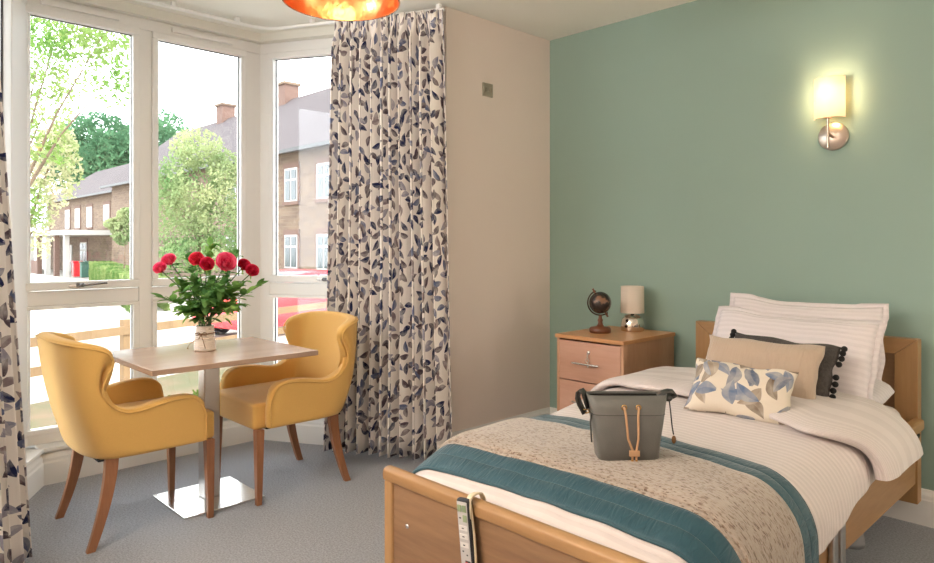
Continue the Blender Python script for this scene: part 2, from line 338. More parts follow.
# ------------------------------------------------------------------ bay windows
GX = BX-.115
gy0, gy1 = BY0-.115*math.tan(R(30))*1.0, BY1+.115*math.tan(R(30))
ZB, ZT = .2, 2.655
def bay_window(idx, p, q, panes, vents, handles):
    P0 = Vector((*p, 0)); Q0 = Vector((*q, 0)); d = (Q0-P0).normalized(); nr = Vector((d.y, -d.x, 0)); ln = (Q0-P0).length
    Mx = Matrix.Translation(P0) @ Matrix(((d.x, nr.x, 0, 0), (d.y, nr.y, 0, 0), (0, 0, 1, 0), (0, 0, 0, 1)))   # local x along, y into room
    root = bpy.data.objects.new('window_%d' % idx, None); C.objects.link(root); root['kind'] = 'structure'; root['label'] = ['white bay window frame of two tall lights', 'white bay window cheek beside the right curtain', 'white bay window cheek beside the left curtain'][idx-1]
    f = MB(); fr = .055                      # frame depth half
    # outer frame, mullions
    f.box(0, ln, -.03, .035, ZB, .255, Mx); f.box(0, ln, -.03, .035, 2.585, ZT, Mx)
    xs = [0]+[v for ab in panes for v in ab]+[ln]
    for a, b in zip(xs[::2], xs[1::2]):
        a2 = a if a == 0 else a+.035; b2 = b if b == ln else b-.035
        f.box(a2, b2, -.03, .035, .255, 2.585, Mx)
    for a, b in panes: f.box(a-.035, b+.035, -.03, .034, .955, 1.035, Mx)
    f.build('window_frame', upvc, root, bevel=.005)
    for a, b in panes:
        s = MB()
        # upper opening sash (proud) and lower fixed bead
        za, zb = 1.04, 2.585
        s.box(a-.035, b+.035, -.02, .052, za, 1.085, Mx); s.box(a-.035, b+.035, -.02, .052, 2.545, zb, Mx)
        s.box(a-.035, a, -.02, .052, 1.085, 2.545, Mx); s.box(b, b+.035, -.02, .052, 1.085, 2.545, Mx)
        s.build('window_sash', upvc, root, bevel=.006)
        s = MB()
        s.box(a-.035, b+.035, -.02, .042, .255, .28, Mx); s.box(a-.035, b+.035, -.02, .042, .935, .955, Mx)
        s.box(a-.035, a-.005, -.02, .042, .28, .935, Mx); s.box(b+.005, b+.035, -.02, .042, .28, .935, Mx)
        s.build('glazing_bead', upvc, root, bevel=.004)
        g = MB().box(a-.01, b+.01, -.004, .004, 1.075, 2.55, Mx); g.build('window_pane', glass, root)
        g = MB().box(a-.01, b+.01, -.004, .004, .27, .945, Mx); g.build('window_pane', glass, root)
        gk = MB()
        for (x0, x1, z0, z1) in ((a-.004, a+.003, 1.08, 2.55), (b-.003, b+.004, 1.08, 2.55), (a-.004, b+.004, 2.541, 2.549), (a-.008, a-.002, .275, .94), (b+.002, b+.008, .275, .94)):
            gk.box(x0, x1, .004, .012, z0, z1, Mx)
        gk.build('gasket', black, root)
    for a, b in vents:
        v = MB().box(a, b, .035, .055, 2.605, 2.635, Mx); v.build('trickle_vent', upvc, root, bevel=.004)
    for h in handles:
        hb = MB().box(h-.02, h+.02, .052, .062, 1.052, 1.076, Mx); ho = hb.build('handle_plate', dchrome, root, bevel=.003)
        k = MB(); k.tube([Mx @ Vector(v) for v in [(h, .062, 1.064), (h, .085, 1.064), (h+.03, .09, 1.066), (h+.13, .09, 1.072)]], [.009, .009, .007, .006]); k.build('window_handle', dchrome, root)
        k = MB(); k.box(h-.06, h-.02, .05, .066, 1.056, 1.07, Mx); k.build('window_latch', chrome, root, bevel=.002)
    return root
wl = gy1-gy0
c0 = (gy0+gy1)/2
bay_window(1, (GX, gy0), (GX, gy1), [(.80-gy0, 1.375-gy0), (1.52-gy0, 2.05-gy0)], [(.90-gy0, 1.30-gy0), (1.60-gy0, 1.99-gy0)], [1.09-gy0])
ux, uy = cos(R(30)), sin(R(30)); cl = (CX-.03-GX)/ux
bay_window(2, (GX, gy1), (GX+cl*ux, gy1+cl*uy), [(.125, .70), (.83, cl-.1)], [], [.52])
bay_window(3, (GX+cl*ux, gy0-cl*uy), (GX, gy0), [(.1, cl-.86), (cl-.74, cl-.27)], [], [])
# corner posts
for y, nm in ((gy1, 1), (gy0, -1)):
    struct(MB().tube([(GX, y, ZB), (GX, y, ZT)], .042, 12).build('trim_corner_post', upvc))
# plaster head above the windows
h = MB(); pts = [(CX, bayL-.0), (BX-.03, BY0-.02), (BX-.03, BY1+.02), (CX, bayR)]
for a, b in zip(pts, pts[1:]):
    A = Vector((*a, 0)); B = Vector((*b, 0)); dd = (B-A).normalized(); ea = 0 if a is pts[0] else .13; eb = 0 if b is pts[-1] else .13; nn = Vector((dd.y, -dd.x, 0))
    vs = [A-dd*ea+nn*(-.2)+Vector((0, 0, ZT)), B+dd*eb+nn*(-.2)+Vector((0, 0, ZT)), B+Vector((0, 0, ZT)), A+Vector((0, 0, ZT))]
    h.add(vs+[v+Vector((0, 0, CZ-ZT+.01)) for v in vs], [(0, 1, 2, 3), (4, 7, 6, 5), (0, 4, 5, 1), (1, 5, 6, 2), (2, 6, 7, 3), (3, 7, 4, 0)])
struct(h.build('trim_window_head', ceil_m))

# ------------------------------------------------------------------ curtain track
def track_path(off, n=8):
    # runs parallel to the bay's inner face, off metres into the room, rounded corners
    t = math.tan(R(15))
    pts = [(CX+.03, bayL+off/ux-.03*S30), (BX+off, BY0+off*t), (BX+off, BY1-off*t), (CX+.03, bayR-off/ux+.03*S30)]
    P4 = [Vector((*p, 0)) for p in pts]; res = [P4[0]]
    for i in (1, 2):
        a = P4[i]+(P4[i-1]-P4[i]).normalized()*.12; b = P4[i]+(P4[i+1]-P4[i]).normalized()*.12
        for k in range(n+1):
            u = k/n; res.append(a*(1-u)**2+P4[i]*2*u*(1-u)+b*u*u)
    return res+[P4[3]]
tp = track_path(.17)
tk = thing('curtain_track', 'white curtain track bent round the bay ceiling on small clips', 'curtain track')
MB().tube([p+Vector((0, 0, CZ-.035)) for p in tp], .011, 8).build('rail', upvc, tk)
for a, b, tt in ((tp[0], tp[1], (.25, .7)), (tp[9], tp[10], (.08, .5, .92)), (tp[-2], tp[-1], (.2, .6, .97))):
    for t in tt:
        p = a.lerp(b, t); MB().box(p.x-.016, p.x+.016, p.y-.012, p.y+.012, CZ-.03, CZ-.001).build('clip', trim_w, tk, bevel=.003)

# ------------------------------------------------------------------ curtains
NAVY, SLATE, TAUPE, BROWN, GREY = lin('252c52'), lin('646c8c'), lin('8a7a7c'), lin('5d4f58'), lin('9a96a4')
curt_m = leafmat('leaf_print_curtain', lin('f3ece5'), 12.5, .038, .0165, [NAVY, SLATE, TAUPE, BROWN, GREY, NAVY, BROWN], 2, wash0=-1.0)
def curtain(name, label, A, B, nf, seed, flare=0.0, zb=.025, bil=0):
    A = Vector((*A, 0)); B = Vector((*B, 0)); d = (B-A); ln = d.length; d.normalize(); nr = Vector((d.y, -d.x, 0))
    rnd = random.Random(seed); ws = [rnd.uniform(.75, 1.25) for _ in range(nf)]; tot = sum(ws); cum = [0]
    for w in ws: cum.append(cum[-1]+w/tot)
    amp = [rnd.uniform(.8, 1.2) for _ in range(nf+1)]
    def phase(u):
        for i in range(nf):
            if u <= cum[i+1] or i == nf-1:
                return i+(u-cum[i])/(cum[i+1]-cum[i])
    z1 = CZ-.045
    def fn(u, v):
        z = zb+(z1-zb)*v
        ph = phase(u); a = amp[min(nf, int(ph+.5))]
        top = sm(.93, .99, v); bot = 1-v
        k = (.054*(1-top)+.012*top)*a*(1+.25*bot)
        s = sin(2*pi*ph)
        s = math.copysign(abs(s)**.75, s)
        off = k*s + .012*nz(u*6, v*1.3+seed)*(1-top)
        off += bil*bot**.8
        if top > 0: off += top*.006*sin(2*pi*ph*3)
        along = u*ln + .010*sin(4*pi*ph+.6)*(1-top) + (flare*bot*(u-.5))*1.0+.012*nz(v*1.6, seed+u*3)*(1-top)
        return A+d*along+nr*off+Vector((0, 0, z))
    nu = nf*18+1; us = frange(0, 1, nu); vs = frange(0, 1, 15)+[]; vs = sorted(set([round(v, 4) for v in frange(0, .92, 22)]+[.94, .955, .97, .985, 1]))
    arc = [0]
    for i in range(1, nu): arc.append(arc[-1]+(fn(us[i], .5)-fn(us[i-1], .5)).length)
    am = dict(zip(us, arc))
    root = thing(name, label, 'curtain')
    MB().grid(fn, us, vs, lambda u, v: (am[u], v*2.64)).build('drape', curt_m, root, solid=.003, fixn=False)
    for i in range(nf):
        u = (cum[i]+cum[i+1])/2; p = fn(u, .99); MB().box(p.x-.004, p.x+.004, p.y-.004, p.y+.004, CZ-.052, CZ-.047).build('curtain_hook', trim_w, root)
    return root
curtain('curtain', 'blue and taupe leaf print curtain hanging right of the window beside the cream wall', (-3.53, 2.30), (-2.935, 2.645), 11, 3, flare=.11, zb=.045)
curtain('curtain', 'leaf print curtain cut off by the left edge of the photo', (-2.95, .29), (-3.265, .45), 5, 8, flare=.2, bil=.14)

# ------------------------------------------------------------------ wall socket
s = thing('wall_switch', 'small square grey switch plate high on the cream wall', 'switch')
MB().box(CX, CX+.008, 3.02, 3.11, 2.225, 2.31).build('plate', mat('satin_plate', lin('a8a090'), .35, .3), s, bevel=.003)
for y in (3.045, 3.085): MB().box(CX+.008, CX+.013, y-.012, y+.012, 2.255, 2.28).build('rocker', mat('satin_rocker', lin('958c7c'), .4, .3), s, bevel=.002)
# ------------------------------------------------------------------ armchairs
def make_armchair(label, loc, rz):
    t = thing('armchair', label, 'armchair', loc, rz, 'mustard armchairs at the table')
    # right-hand half outline (y forward, z up) of the top edge, with plan positions of the foot of each column
    # (base_x, base_y, top_x, top_y, top_z, bulge_y)
    half = [(.262, .235, .262, .222, .560, .010), (.263, .200, .264, .185, .605, .006), (.265, .13, .266, .11, .614, 0), (.266, .05, .268, .02, .604, 0),
            (.267, -.02, .270, -.06, .586, 0), (.267, -.055, .272, -.125, .586, 0), (.267, -.078, .275, -.188, .625, -.004), (.266, -.096, .279, -.220, .690, -.012),
            (.264, -.116, .283, -.200, .755, -.05), (.259, -.138, .285, -.162, .808, -.085), (.251, -.160, .282, -.182, .855, -.080), (.236, -.182, .268, -.245, .876, -.060),
            (.205, -.203, .238, -.295, .888, -.042), (.150, -.222, .180, -.328, .896, -.03), (.080, -.232, .095, -.345, .900, -.025)]
    cols = half+[(0, -.235, 0, -.350, .902, -.025)]+[(-a, b, -c, d, e, f) for a, b, c, d, e, f in half[::-1]]
    tt = [0, .12, .3, .5, .7, .86, .95, 1]
    m = MB(); P = []; U = []
    for bx, by, tx, ty, tz, bu in cols:
        for k in tt:
            P.append((bx+(tx-bx)*k**1.4, by+(ty-by)*k**1.25+bu*4*k*(1-k), .375+(tz-.375)*k)); U.append((bx+by, k))
    n = len(tt); m.add(P, [(i*n+j, (i+1)*n+j, (i+1)*n+j+1, i*n+j+1) for i in range(len(cols)-1) for j in range(n-1)], U, True)
    sh = m.build('back_and_arms', yellow, t, fixn=False, solid=.058, subsurf=2, soff=0)
    # piping along the outer rim
    out_ = []
    for i, (bx, by, tx, ty, tz, bu) in enumerate(cols):
        a = cols[max(0, i-1)]; b = cols[min(len(cols)-1, i+1)]
        d = Vector((b[0]-a[0], b[1]-a[1], 0)).normalized(); nrm = Vector((-d.y, d.x, 0))
        if nrm.dot(Vector((bx, by, 0))) < 0: nrm = -nrm
        out_.append(Vector((tx, ty, tz-.016))+nrm*.0300)
    f0 = out_[0]; f1 = out_[-1]
    raw = [Vector((f0.x, .226, .385)), Vector((f0.x+.001, .227, .46)), Vector((f0.x+.001, .226, .52))]+out_[1:-1]+[Vector((f1.x-.001, .226, .52)), Vector((f1.x-.001, .227, .46)), Vector((f1.x, .226, .385))]
    for _ in range(3):
        q = [raw[0]]
        for a, b in zip(raw, raw[1:]): q += [a.lerp(b, .25), a.lerp(b, .75)]
        raw = q+[raw[-1]]
    MB().tube(raw, .0042, 6).build('piping', yellow, t)
    # seat
    bm_o = MB().box(-.238, .238, -.215, .292, .372, .500).build('seat', yellow, t, bevel=.022, seg=4)
    # crown the seat top slightly
    bm = bmesh.new(); bm.from_mesh(bm_o.data); bmesh.ops.subdivide_edges(bm, edges=bm.edges, cuts=7, use_grid_fill=True)
    for v in bm.verts:
        if v.co.z > .49: v.co.z += .022*(1-(v.co.x/.238)**2)*(1-((v.co.y-.01)/.281)**4)
    bm.to_mesh(bm_o.data); bm.free()
    # webbing base so the shell closes beneath
    MB().box(-.235, .235, -.215, .22, .366, .373).build('seat_base', mat('black_cloth', (.02, .02, .02), .9), t)
    for sx in (-1, 1):
        l = MB(); a, b = .021, .0135; x0 = sx*.232
        def sec(z, w, cx, cy, d=None):
            d = d or w; return [Vector((cx+i*w, cy+j*d, z)) for i, j in ((-1, -1), (1, -1), (1, 1), (-1, 1))]
        rings = [sec(.373, a, sx*.235, .262), sec(0, b, sx*.240, .266)]
        l.add([v for r in rings for v in r], [(0, 1, 5, 4), (1, 2, 6, 5), (2, 3, 7, 6), (3, 0, 4, 7), (3, 2, 1, 0), (4, 5, 6, 7)])
        l.build('leg', legwood, t, bevel=.003)
        l = MB(); rings = []
        for k in range(9):
            u = k/8; z = .38*(1-u); rings.append(sec(z, .017-.004*u, sx*(.238+.012*u*u), -.165-.085*u**1.7, .027-.010*u))
        l.add([v for r in rings for v in r], [(4*i+j, 4*i+(j+1) % 4, 4*i+4+(j+1) % 4, 4*i+4+j) for i in range(8) for j in range(4)]+[(3, 2, 1, 0), (32, 33, 34, 35)], smooth=False)
        l.build('leg', legwood, t, bevel=.003)
    return t
a1 = make_armchair('mustard armchair left of the table, seen from its outer side with back to the camera', (-3.39, 1.092, 0), 0)
make_armchair('mustard armchair right of the table in front of the leaf print curtain', (-3.37, 1.86, 0), pi)

# ------------------------------------------------------------------ table
tb = thing('pedestal_table', 'square light wood table on a brushed steel pedestal between the yellow armchairs', 'table', (-3.40, 1.46, 0))
MB().box(-.345, .375, -.41, .41, .725, .75).build('table_top', wood('pale_table_top', lin('b99a84'), lin('a98a74'), 'Y', .22, 5), tb, bevel=.003)
MB().box(-.04, .04, -.04, .04, .012, .718).build('column', steel, tb, bevel=.006)
MB().box(-.15, .15, -.15, .15, .712, .7245).build('mounting_plate', steel, tb)
MB().box(-.205, .205, -.205, .205, 0, .012).build('base_plate', mat('polished_steel_plate', (.78, .77, .75), .16, 1), tb, bevel=.003)

# ------------------------------------------------------------------ vase
VX, VY = -3.43, 1.452
vase_m = mat('cream_ceramic', lin('e6d6c8'), .55, var=.03, vscale=30)
vs = thing('vase', 'small ribbed cream vase with a twine bow on the table', 'vase', (VX, VY, .7505))
prof = [(.001, .0), (.050, .0), (.054, .004)]
for i in range(56):
    u = i/55; prof.append((.054-.011*u+.0018*sin(u*2*pi*11), .006+.118*u))
prof += [(.046, .127), (.043, .128), (.038, .124), (.040, .02), (.001, .012)]
MB().lathe(prof, n=40).build('vase_body', vase_m, vs)
tw = MB(); twm = mat('jute_twine', lin('8f6a4a'), .95, bump=.5, bscale=400)
tw.tube([(.0475*cos(a), .0475*sin(a), .088+.002*sin(3*a)) for a in frange(0, 2*pi, 30)], .0022, 6)
f = Vector((.72, -.69, 0)); sd = Vector((.69, .72, 0))
c0 = f*.050+Vector((0, 0, .086))
for sg in (-1, 1):
    tw.tube([c0, c0+sd*sg*.015+Vector((0, 0, .012)), c0+sd*sg*.028+f*.004+Vector((0, 0, .006)), c0+sd*sg*.026+f*.003+Vector((0, 0, -.006)), c0+sd*sg*.01, c0], .0018, 6)
tw.tube([c0, c0-sd*.012+Vector((0, 0, -.02)), c0-sd*.035+f*.004+Vector((0, 0, -.03)), c0-sd*.058+f*.012+Vector((0, 0, -.052)), c0-sd*.062+f*.016+Vector((0, 0, -.064))], .0018, 6)
tw.tube([c0, c0+sd*.010+f*.002+Vector((0, 0, -.03)), c0+sd*.022+f*.004+Vector((0, 0, -.07))], .0018, 6)
tw.ball(c0, .005, 6); tw.ball(c0-sd*.062+f*.016+Vector((0, 0, -.066)), .0045, 6)
tw.build('twine_bow', twm, vs)

# ------------------------------------------------------------------ roses and foliage
petal_m = foliagemat('red_petal', lin('d62440'), lin('ff5a72'), 40, .35)
petal_p = foliagemat('pink_petal', lin('e8386a'), lin('ff86a4'), 40, .35)
petal_d = foliagemat('crimson_petal', lin('c61c3c'), lin('ee4464'), 40, .35)
leaf_m = foliagemat('rose_leaf', lin('4a7a3c'), lin('9cc46a'), 9, .35)
leaf_d = foliagemat('rose_leaf_dark', lin('44703f'), lin('88b468'), 12, .35)
stem_m = mat('green_stem', lin('4a6b35'), .6)
def leafmesh(mb, base, d, L_, w, droop=.3, fold=.25):
    d = Vector(d).normalized(); up = Vector((0, 0, 1)); s = d.cross(up)
    if s.length < .05: s = Vector((1, 0, 0))
    s.normalize(); u = s.cross(d)
    vs = []; n = 7
    for i in range(n):
        t = i/(n-1); ww = w*sin(pi*min(1, t*.93+.05))**.8*(1-.25*t) if 0 < i < n-1 else .0006
        c = Vector(base)+d*L_*t-up*droop*L_*t*t
        vs += [c-s*ww+u*ww*fold, c, c+s*ww+u*ww*fold]
    fs = [(3*i+j, 3*i+j+1, 3*i+3+j+1, 3*i+3+j) for i in range(n-1) for j in range(2)]
    mb.add(vs, fs, smooth=True)
def bloom(mb, c, ax, r, seed):
    rn = random.Random(seed); ax = Vector(ax).normalized(); q = ax.to_track_quat('Z', 'Y').to_matrix().to_4x4(); Mx = Matrix.Translation(Vector(c)) @ q
    rings = [(3, .16, .95, 1.15, .0), (4, .34, .85, 1.1, .12), (5, .55, .68, 1.0, .25), (6, .72, .45, .95, .25), (6, .88, .15, .85, .40)]
    for ri, (n, rad, z0, hh, op) in enumerate(rings):
        for k in range(n):
            a0 = 2*pi*k/n+ri*.7+rn.uniform(-.15, .15); half = pi/n*1.35
            P = []; nu, nv = 7, 6
            for i in range(nu):
                for j in range(nv):
                    s_ = -1+2*i/(nu-1); t = j/(nv-1)
                    a = a0+half*s_*(1-.25*t*0)
                    rr = r*rad*(.35+.65*sin(t*pi/2)) + r*op*.35*max(0, t-.6)/.4
                    z = r*(-.75+(.55+.55*(1-rad)+.45)*t*(1-.12*s_*s_*t)-op*.25*max(0, t-.75)/.25)
                    if t > .8: rr += r*.05*abs(s_)
                    P.append(Mx @ Vector((rr*cos(a), rr*sin(a), z+rn.uniform(-.01, .01)*r)))
            mb.add(P, [(i*nv+j, (i+1)*nv+j, (i+1)*nv+j+1, i*nv+j+1) for i in range(nu-1) for j in range(nv-1)], smooth=True)
    mb.ball(Mx @ Vector((0, 0, -.3*r)), r*.42, 6)
mouth = Vector((VX, VY, .87))
import_t = [  # px,py,radius,material,label
 (169, 260, .037, petal_p, 'pinkish red rose at the upper left of the bouquet'),
 (160, 268, .033, petal_p, 'lowest and leftmost pinkish red rose, beside another pink bloom'),
 (196.5, 259, .036, petal_m, 'red rose left of centre, next to the darker bloom right of it'),
 (207, 264, .035, petal_d, 'deep red rose at the centre of the bouquet, just below its neighbour'),
 (226, 262, .050, petal_p, 'largest rose, wide open and pinkish red, right of the bouquet centre'),
 (244, 265, .034, petal_d, 'deep red rose on the right of the bouquet, upper of the pair'),
 (252, 270.5, .034, petal_d, 'deep red rose at the far right edge of the bouquet')]
TH_ = R(45.9)
def at(px, py, dep):
    u = (px-467)/677; v = (245-py)/677
    return Vector(((-sin(TH_)+u*cos(TH_))*dep, (cos(TH_)+u*sin(TH_))*dep, 1.29+v*dep))
deps = [3.50, 3.42, 3.40, 3.32, 3.40, 3.52, 3.44]
for i, ((px, py, r, m_, lb), dp) in enumerate(zip(import_t, deps)):
    c = at(px, py, dp); root = thing('rose', lb, 'rose', (c.x, c.y, c.z-.02), 0, 'roses in the cream vase')
    o0 = Vector((c.x, c.y, c.z-.02)); cam_dir = (Vector((0, 0, 1.29))-c).normalized()
    outw = (c-mouth); outw.z = 0; ax = (Vector((0, 0, .75))+cam_dir*1.25+outw.normalized()*.5)
    mb = MB(); bloom(mb, c-o0, ax, r, 20+i); mb.build('bloom', m_, root, fixn=False)
    a = 2*pi*i/7+.4; foot = Vector((VX+.020*cos(a), VY+.020*sin(a), .80))
    b0 = Vector((VX+.030*cos(a), VY+.030*sin(a), .885)); axn = ax.normalized()
    p3 = c-axn*r*.7
    st = MB(); st.tube([foot-o0, b0-o0, b0.lerp(p3, .5)-o0+Vector((0, 0, .02)), p3-axn*.03-o0, p3-o0], [.0028, .0028, .0026, .0026, .004], 7); st.build('stem', stem_m, root)
    sp = MB()
    for k in range(5):
        aa = 2*pi*k/5; e = axn.orthogonal().normalized(); e = Matrix.Rotation(aa, 3, axn) @ e
        leafmesh(sp, p3-o0, e-axn*.3, r*.9, .005, .2)
    sp.build('sepal', leaf_m, root, fixn=False)
    lf = MB(); rn = random.Random(70+i)
    for k in range(13):
        tpos = rn.uniform(.2, .97); bp = b0.lerp(p3, tpos)-o0; aa = rn.uniform(0, 2*pi)
        leafmesh(lf, bp, (cos(aa), sin(aa), .35), rn.uniform(.05, .08), rn.uniform(.018, .025), .35)
    lf.build('leaves', leaf_d, root, fixn=False)
sprays = [((157, 296), 3.45, .055, 'leafy green stem reaching to the far left of the bouquet'), ((263, 284), 3.45, .05, 'leafy green stem reaching to the far right of the bouquet'),
          ((210, 244), 3.5, .06, 'tallest green leaf stem, standing up at the top of the bouquet'), ((186, 258), 3.45, .055, 'leafy stem standing between the left pink roses and the centre ones'),
          ((236, 254), 3.52, .055, 'leafy stem standing behind the largest rose'), ((181, 312), 3.30, .06, 'leafy stem drooping low on the left above the vase'),
          ((238, 306), 3.32, .06, 'leafy stem drooping low on the right above the vase'), ((208, 296), 3.24, .07, 'dense leafy stem at the front of the bouquet'),
          ((212, 282), 3.60, .06, 'leafy stem at the back of the bouquet'),
          ((178, 282), 3.38, .065, 'leafy stem under the left pink roses'), ((194, 280), 3.32, .065, 'leafy stem in front, left of the bouquet centre'),
          ((224, 284), 3.30, .065, 'leafy stem in front, under the largest rose'), ((241, 286), 3.40, .065, 'leafy stem under the right hand pair of roses')]
for i, ((px, py), dp, ll, lb) in enumerate(sprays):
    c = at(px, py, dp); rn = random.Random(200+i); root = thing('foliage_stem', lb, 'foliage', tuple(c), 0, 'leafy stems in the cream vase')
    a = 2*pi*i/13; foot = Vector((VX+.012*cos(a), VY+.012*sin(a), .80)); b0 = Vector((VX+.028*cos(a), VY+.028*sin(a), .885))
    st = MB(); mid = b0.lerp(c, .5)+Vector((0, 0, .025)); path = [foot-c, b0-c, mid-c, Vector((0, 0, 0))]; st.tube(path, [.0022, .0022, .002, .001], 6); st.build('stem', stem_m, root)
    lf = MB(); dirn = (c-b0).normalized()
    leafmesh(lf, Vector((0, 0, 0))-dirn*.012, dirn, ll, .017, .1)
    nl = 46 if i >= 5 else 24
    for k in range(nl):
        t = rn.uniform(.08, 1)**.7; bp = (b0.lerp(mid, t*2) if t < .5 else mid.lerp(c, t*2-1))-c
        e = Vector((rn.uniform(-1, 1), rn.uniform(-1, 1), rn.uniform(-.3, .8))).normalized()*1.0+dirn*.5
        leafmesh(lf, bp, e, rn.uniform(.05, .078), rn.uniform(.018, .027), rn.uniform(0, .5))
    if i == 6:
        leafmesh(lf, at(224, 318, 3.36)-c, (.5, .6, -.6), .05, .022, .2)
    lf.build('leaves', leaf_m if i in (0, 1, 2, 5, 6, 9, 12) else leaf_d, root, fixn=False)

# ------------------------------------------------------------------ bedside cabinet
cb = thing('bedside_cabinet', 'light wood bedside cabinet with bar handles against the green wall', 'bedside cabinet', (-2.235, 3.39, 0))
x0, x1, y0, y1 = -.235, .215, -.265, .27
cm = MB(); cm.box(x0, x0+.018, y0, y1, .06, .752); cm.box(x1-.018, x1, y0, y1, .06, .752); cm.box(x0+.018, x1-.018, y1-.012, y1, .06, .752); cm.box(x0+.018, x1-.018, y0+.02, y1-.012, .06, .078)
cm.build('carcass', beech, cb, bevel=.001)
MB().box(x0-.006, x1+.008, y0-.012, y1+.002, .753, .775).build('cabinet_top', wood('cabinet_top_wood', lin('cc9768'), lin('bd885a'), 'X', .35, 5), cb, bevel=.002)
MB().box(x0+.01, x1-.01, y0+.04, y1-.02, 0, .06).build('plinth', beech, cb)
for i, (za, zb_) in enumerate(((.520, .742), (.292, .514), (.066, .286))):
    d = MB().box(x0+.019, x1-.019, y0-.001, y0+.018, za, zb_).build('drawer', beechx, cb, bevel=.002)
    hz = zb_-.118 if i == 0 else zb_-.11
    hn = MB(); hn.tube([(-.105, y0-.030, hz), (.075, y0-.030, hz)], .0055, 10); hn.tube([(-.08, y0-.0005, hz), (-.08, y0-.03, hz)], .004, 8); hn.tube([(.05, y0-.0005, hz), (.05, y0-.03, hz)], .004, 8)
    hn.build('handle', chrome, d)
    if i == 0:
        k = MB(); k.lathe([(.001, .006), (.009, .005), (.011, 0)], (-.012, y0-.0005, zb_-.055), 16, Matrix.Rotation(pi/2, 4, 'X')); k.build('lock', chrome, d)
        k = MB(); k.box(-.016, -.008, y0-.012, y0-.009, zb_-.088, zb_-.055); k.tube([(-.012+.011*cos(a), y0-.013, zb_-.098+.011*sin(a)) for a in frange(0, 2*pi, 14)], .0016, 6); k.box(-.013, -.004, y0-.014, y0-.0125, zb_-.135, zb_-.105); k.build('key', mat('steel_key', (.75, .72, .68), .3, 1), d)
# globe on it
gl = thing('desk_globe', 'small dark antique style globe on the bedside cabinet', 'globe', (-2.315, 3.335, .7755))
gl.scale = (1.2, 1.2, 1.2)
dwood = mat('dark_turned_wood', lin('6b3f28'), .3, var=.15, vscale=30)
MB().lathe([(.001, 0), (.050, 0), (.053, .005), (.053, .020), (.047, .027), (.020, .031), (.013, .040), (.010, .052), (.014, .060), (.009, .070), (.008, .084), (.001, .086)], n=32).build('stand', dwood, gl)
gm, nt, b = nt_new('antique_map'); tc = N(nt, 'ShaderNodeTexCoord'); n = N(nt, 'ShaderNodeTexNoise'); n.inputs['Scale'].default_value = 16; n.inputs['Detail'].default_value = 8; L(nt, tc.outputs['Object'], n.inputs['Vector'])
rr = N(nt, 'ShaderNodeValToRGB'); e = rr.color_ramp.elements; e[0].position = .52; e[0].color = (*lin('2b2320'), 1); e[1].position = .60; e[1].color = (*lin('7d5a44'), 1); e.new(.56).color = (*lin('40332c'), 1); L(nt, n.outputs['Fac'], rr.inputs[0]); L(nt, rr.outputs[0], b.inputs['Base Color']); b.inputs['Roughness'].default_value = .25
gc = Vector((.0, 0, .146)); tilt = Matrix.Rotation(R(28), 4, Vector((.70, .72, 0)).cross(Vector((0, 0, 1)))) 
tilt = Matrix.Rotation(R(25), 4, Vector((-.72, .70, 0)))
o = MB().ball((0, 0, 0), .054, 20, (1, 1, 1), tilt).build('globe_ball', gm, gl); o.location = gc
mer = MB(); sd = Vector((.70, .72, 0)); tl = R(28)
mer.tube([gc+sd*(.061*sin(a)*-1)*1+Vector((0, 0, .061*cos(a))) for a in frange(tl-.15, tl+pi+.15, 30)], .0035, 8)
mer.build('meridian_arc', mat('dark_bronze', lin('3a2a22'), .4, .8), gl)
ax_ = (-sd*sin(tl)+Vector((0, 0, cos(tl))))
for sg in (1, -1):
    MB().tube([gc+ax_*sg*.052, gc+ax_*sg*.066, gc+ax_*sg*.070, gc+ax_*sg*.078], [.004, .007, .004, .006], 10).build('finial', dwood, gl)
# bedside lamp
lp = thing('table_lamp', 'small unlit lamp with chrome dome base and white drum shade on the cabinet', 'lamp', (-2.23, 3.545, .7755))
lp.scale = (1.15, 1.15, 1.15)
MB().lathe([(.001, 0), (.057, 0), (.060, .006), (.060, .035), (.055, .060), (.042, .077), (.020, .085), (.012, .086), (.001, .087)], n=40).build('lamp_base', mat('chrome_dome', (.75, .68, .6), .06, 1), lp)
MB().lathe([(.010, .086), (.010, .12), (.001, .12)], n=12).build('lamp_neck', black, lp)
shade_m = translucent('lamp_shade_cloth', lin('f0e4d6'), .3)
sh = MB(); sh.lathe([(.061, .094), (.059, .232), (.0575, .232), (.0595, .094), (.061, .094)], n=48); sh.build('lamp_shade', shade_m, lp)
sp_ = MB(); 
for a in (0, 2*pi/3, 4*pi/3): sp_.tube([(.009*cos(a), .009*sin(a), .112), (.0595*cos(a), .0595*sin(a), .10)], .0012, 5)
sp_.build('shade_carrier', chrome, lp)

# ------------------------------------------------------------------ bed
bd = thing('bed', 'light oak single bed with panelled footboard, head end against the green wall', 'bed', (-1.31, 2.5, 0))
FY = 1.42-2.5
# footboard
rp = [(-.022, -.02), (.022, -.02), (.024, 0), (.022, .014), (.012, .022), (0, .024), (-.012, .022), (-.022, .014), (-.024, 0)]
f = MB(); f.prism(rp, (-.545, FY, .512), (.545, FY, .512)); f.build('footboard_rail', oakx, bd, bevel=.004)
for sx in (-1, 1):
    MB().box(sx*.5225-.0225, sx*.5225+.0225, FY-.018, FY+.018, 0, .493).build('footboard_post', oak, bd, bevel=.008, seg=3)
MB().box(-.502, .502, FY-.010, FY+.010, .14, .494).build('footboard_panel', oakp, bd)
for x in (-.425, .425):
    o = MB().lathe([(.001, .005), (.006, .005), (.008, .003), (.008, 0)], (x, FY-.0102, .365), 16, Matrix.Rotation(pi/2, 4, 'X')); o.build('screw_cap', chrome, bd)
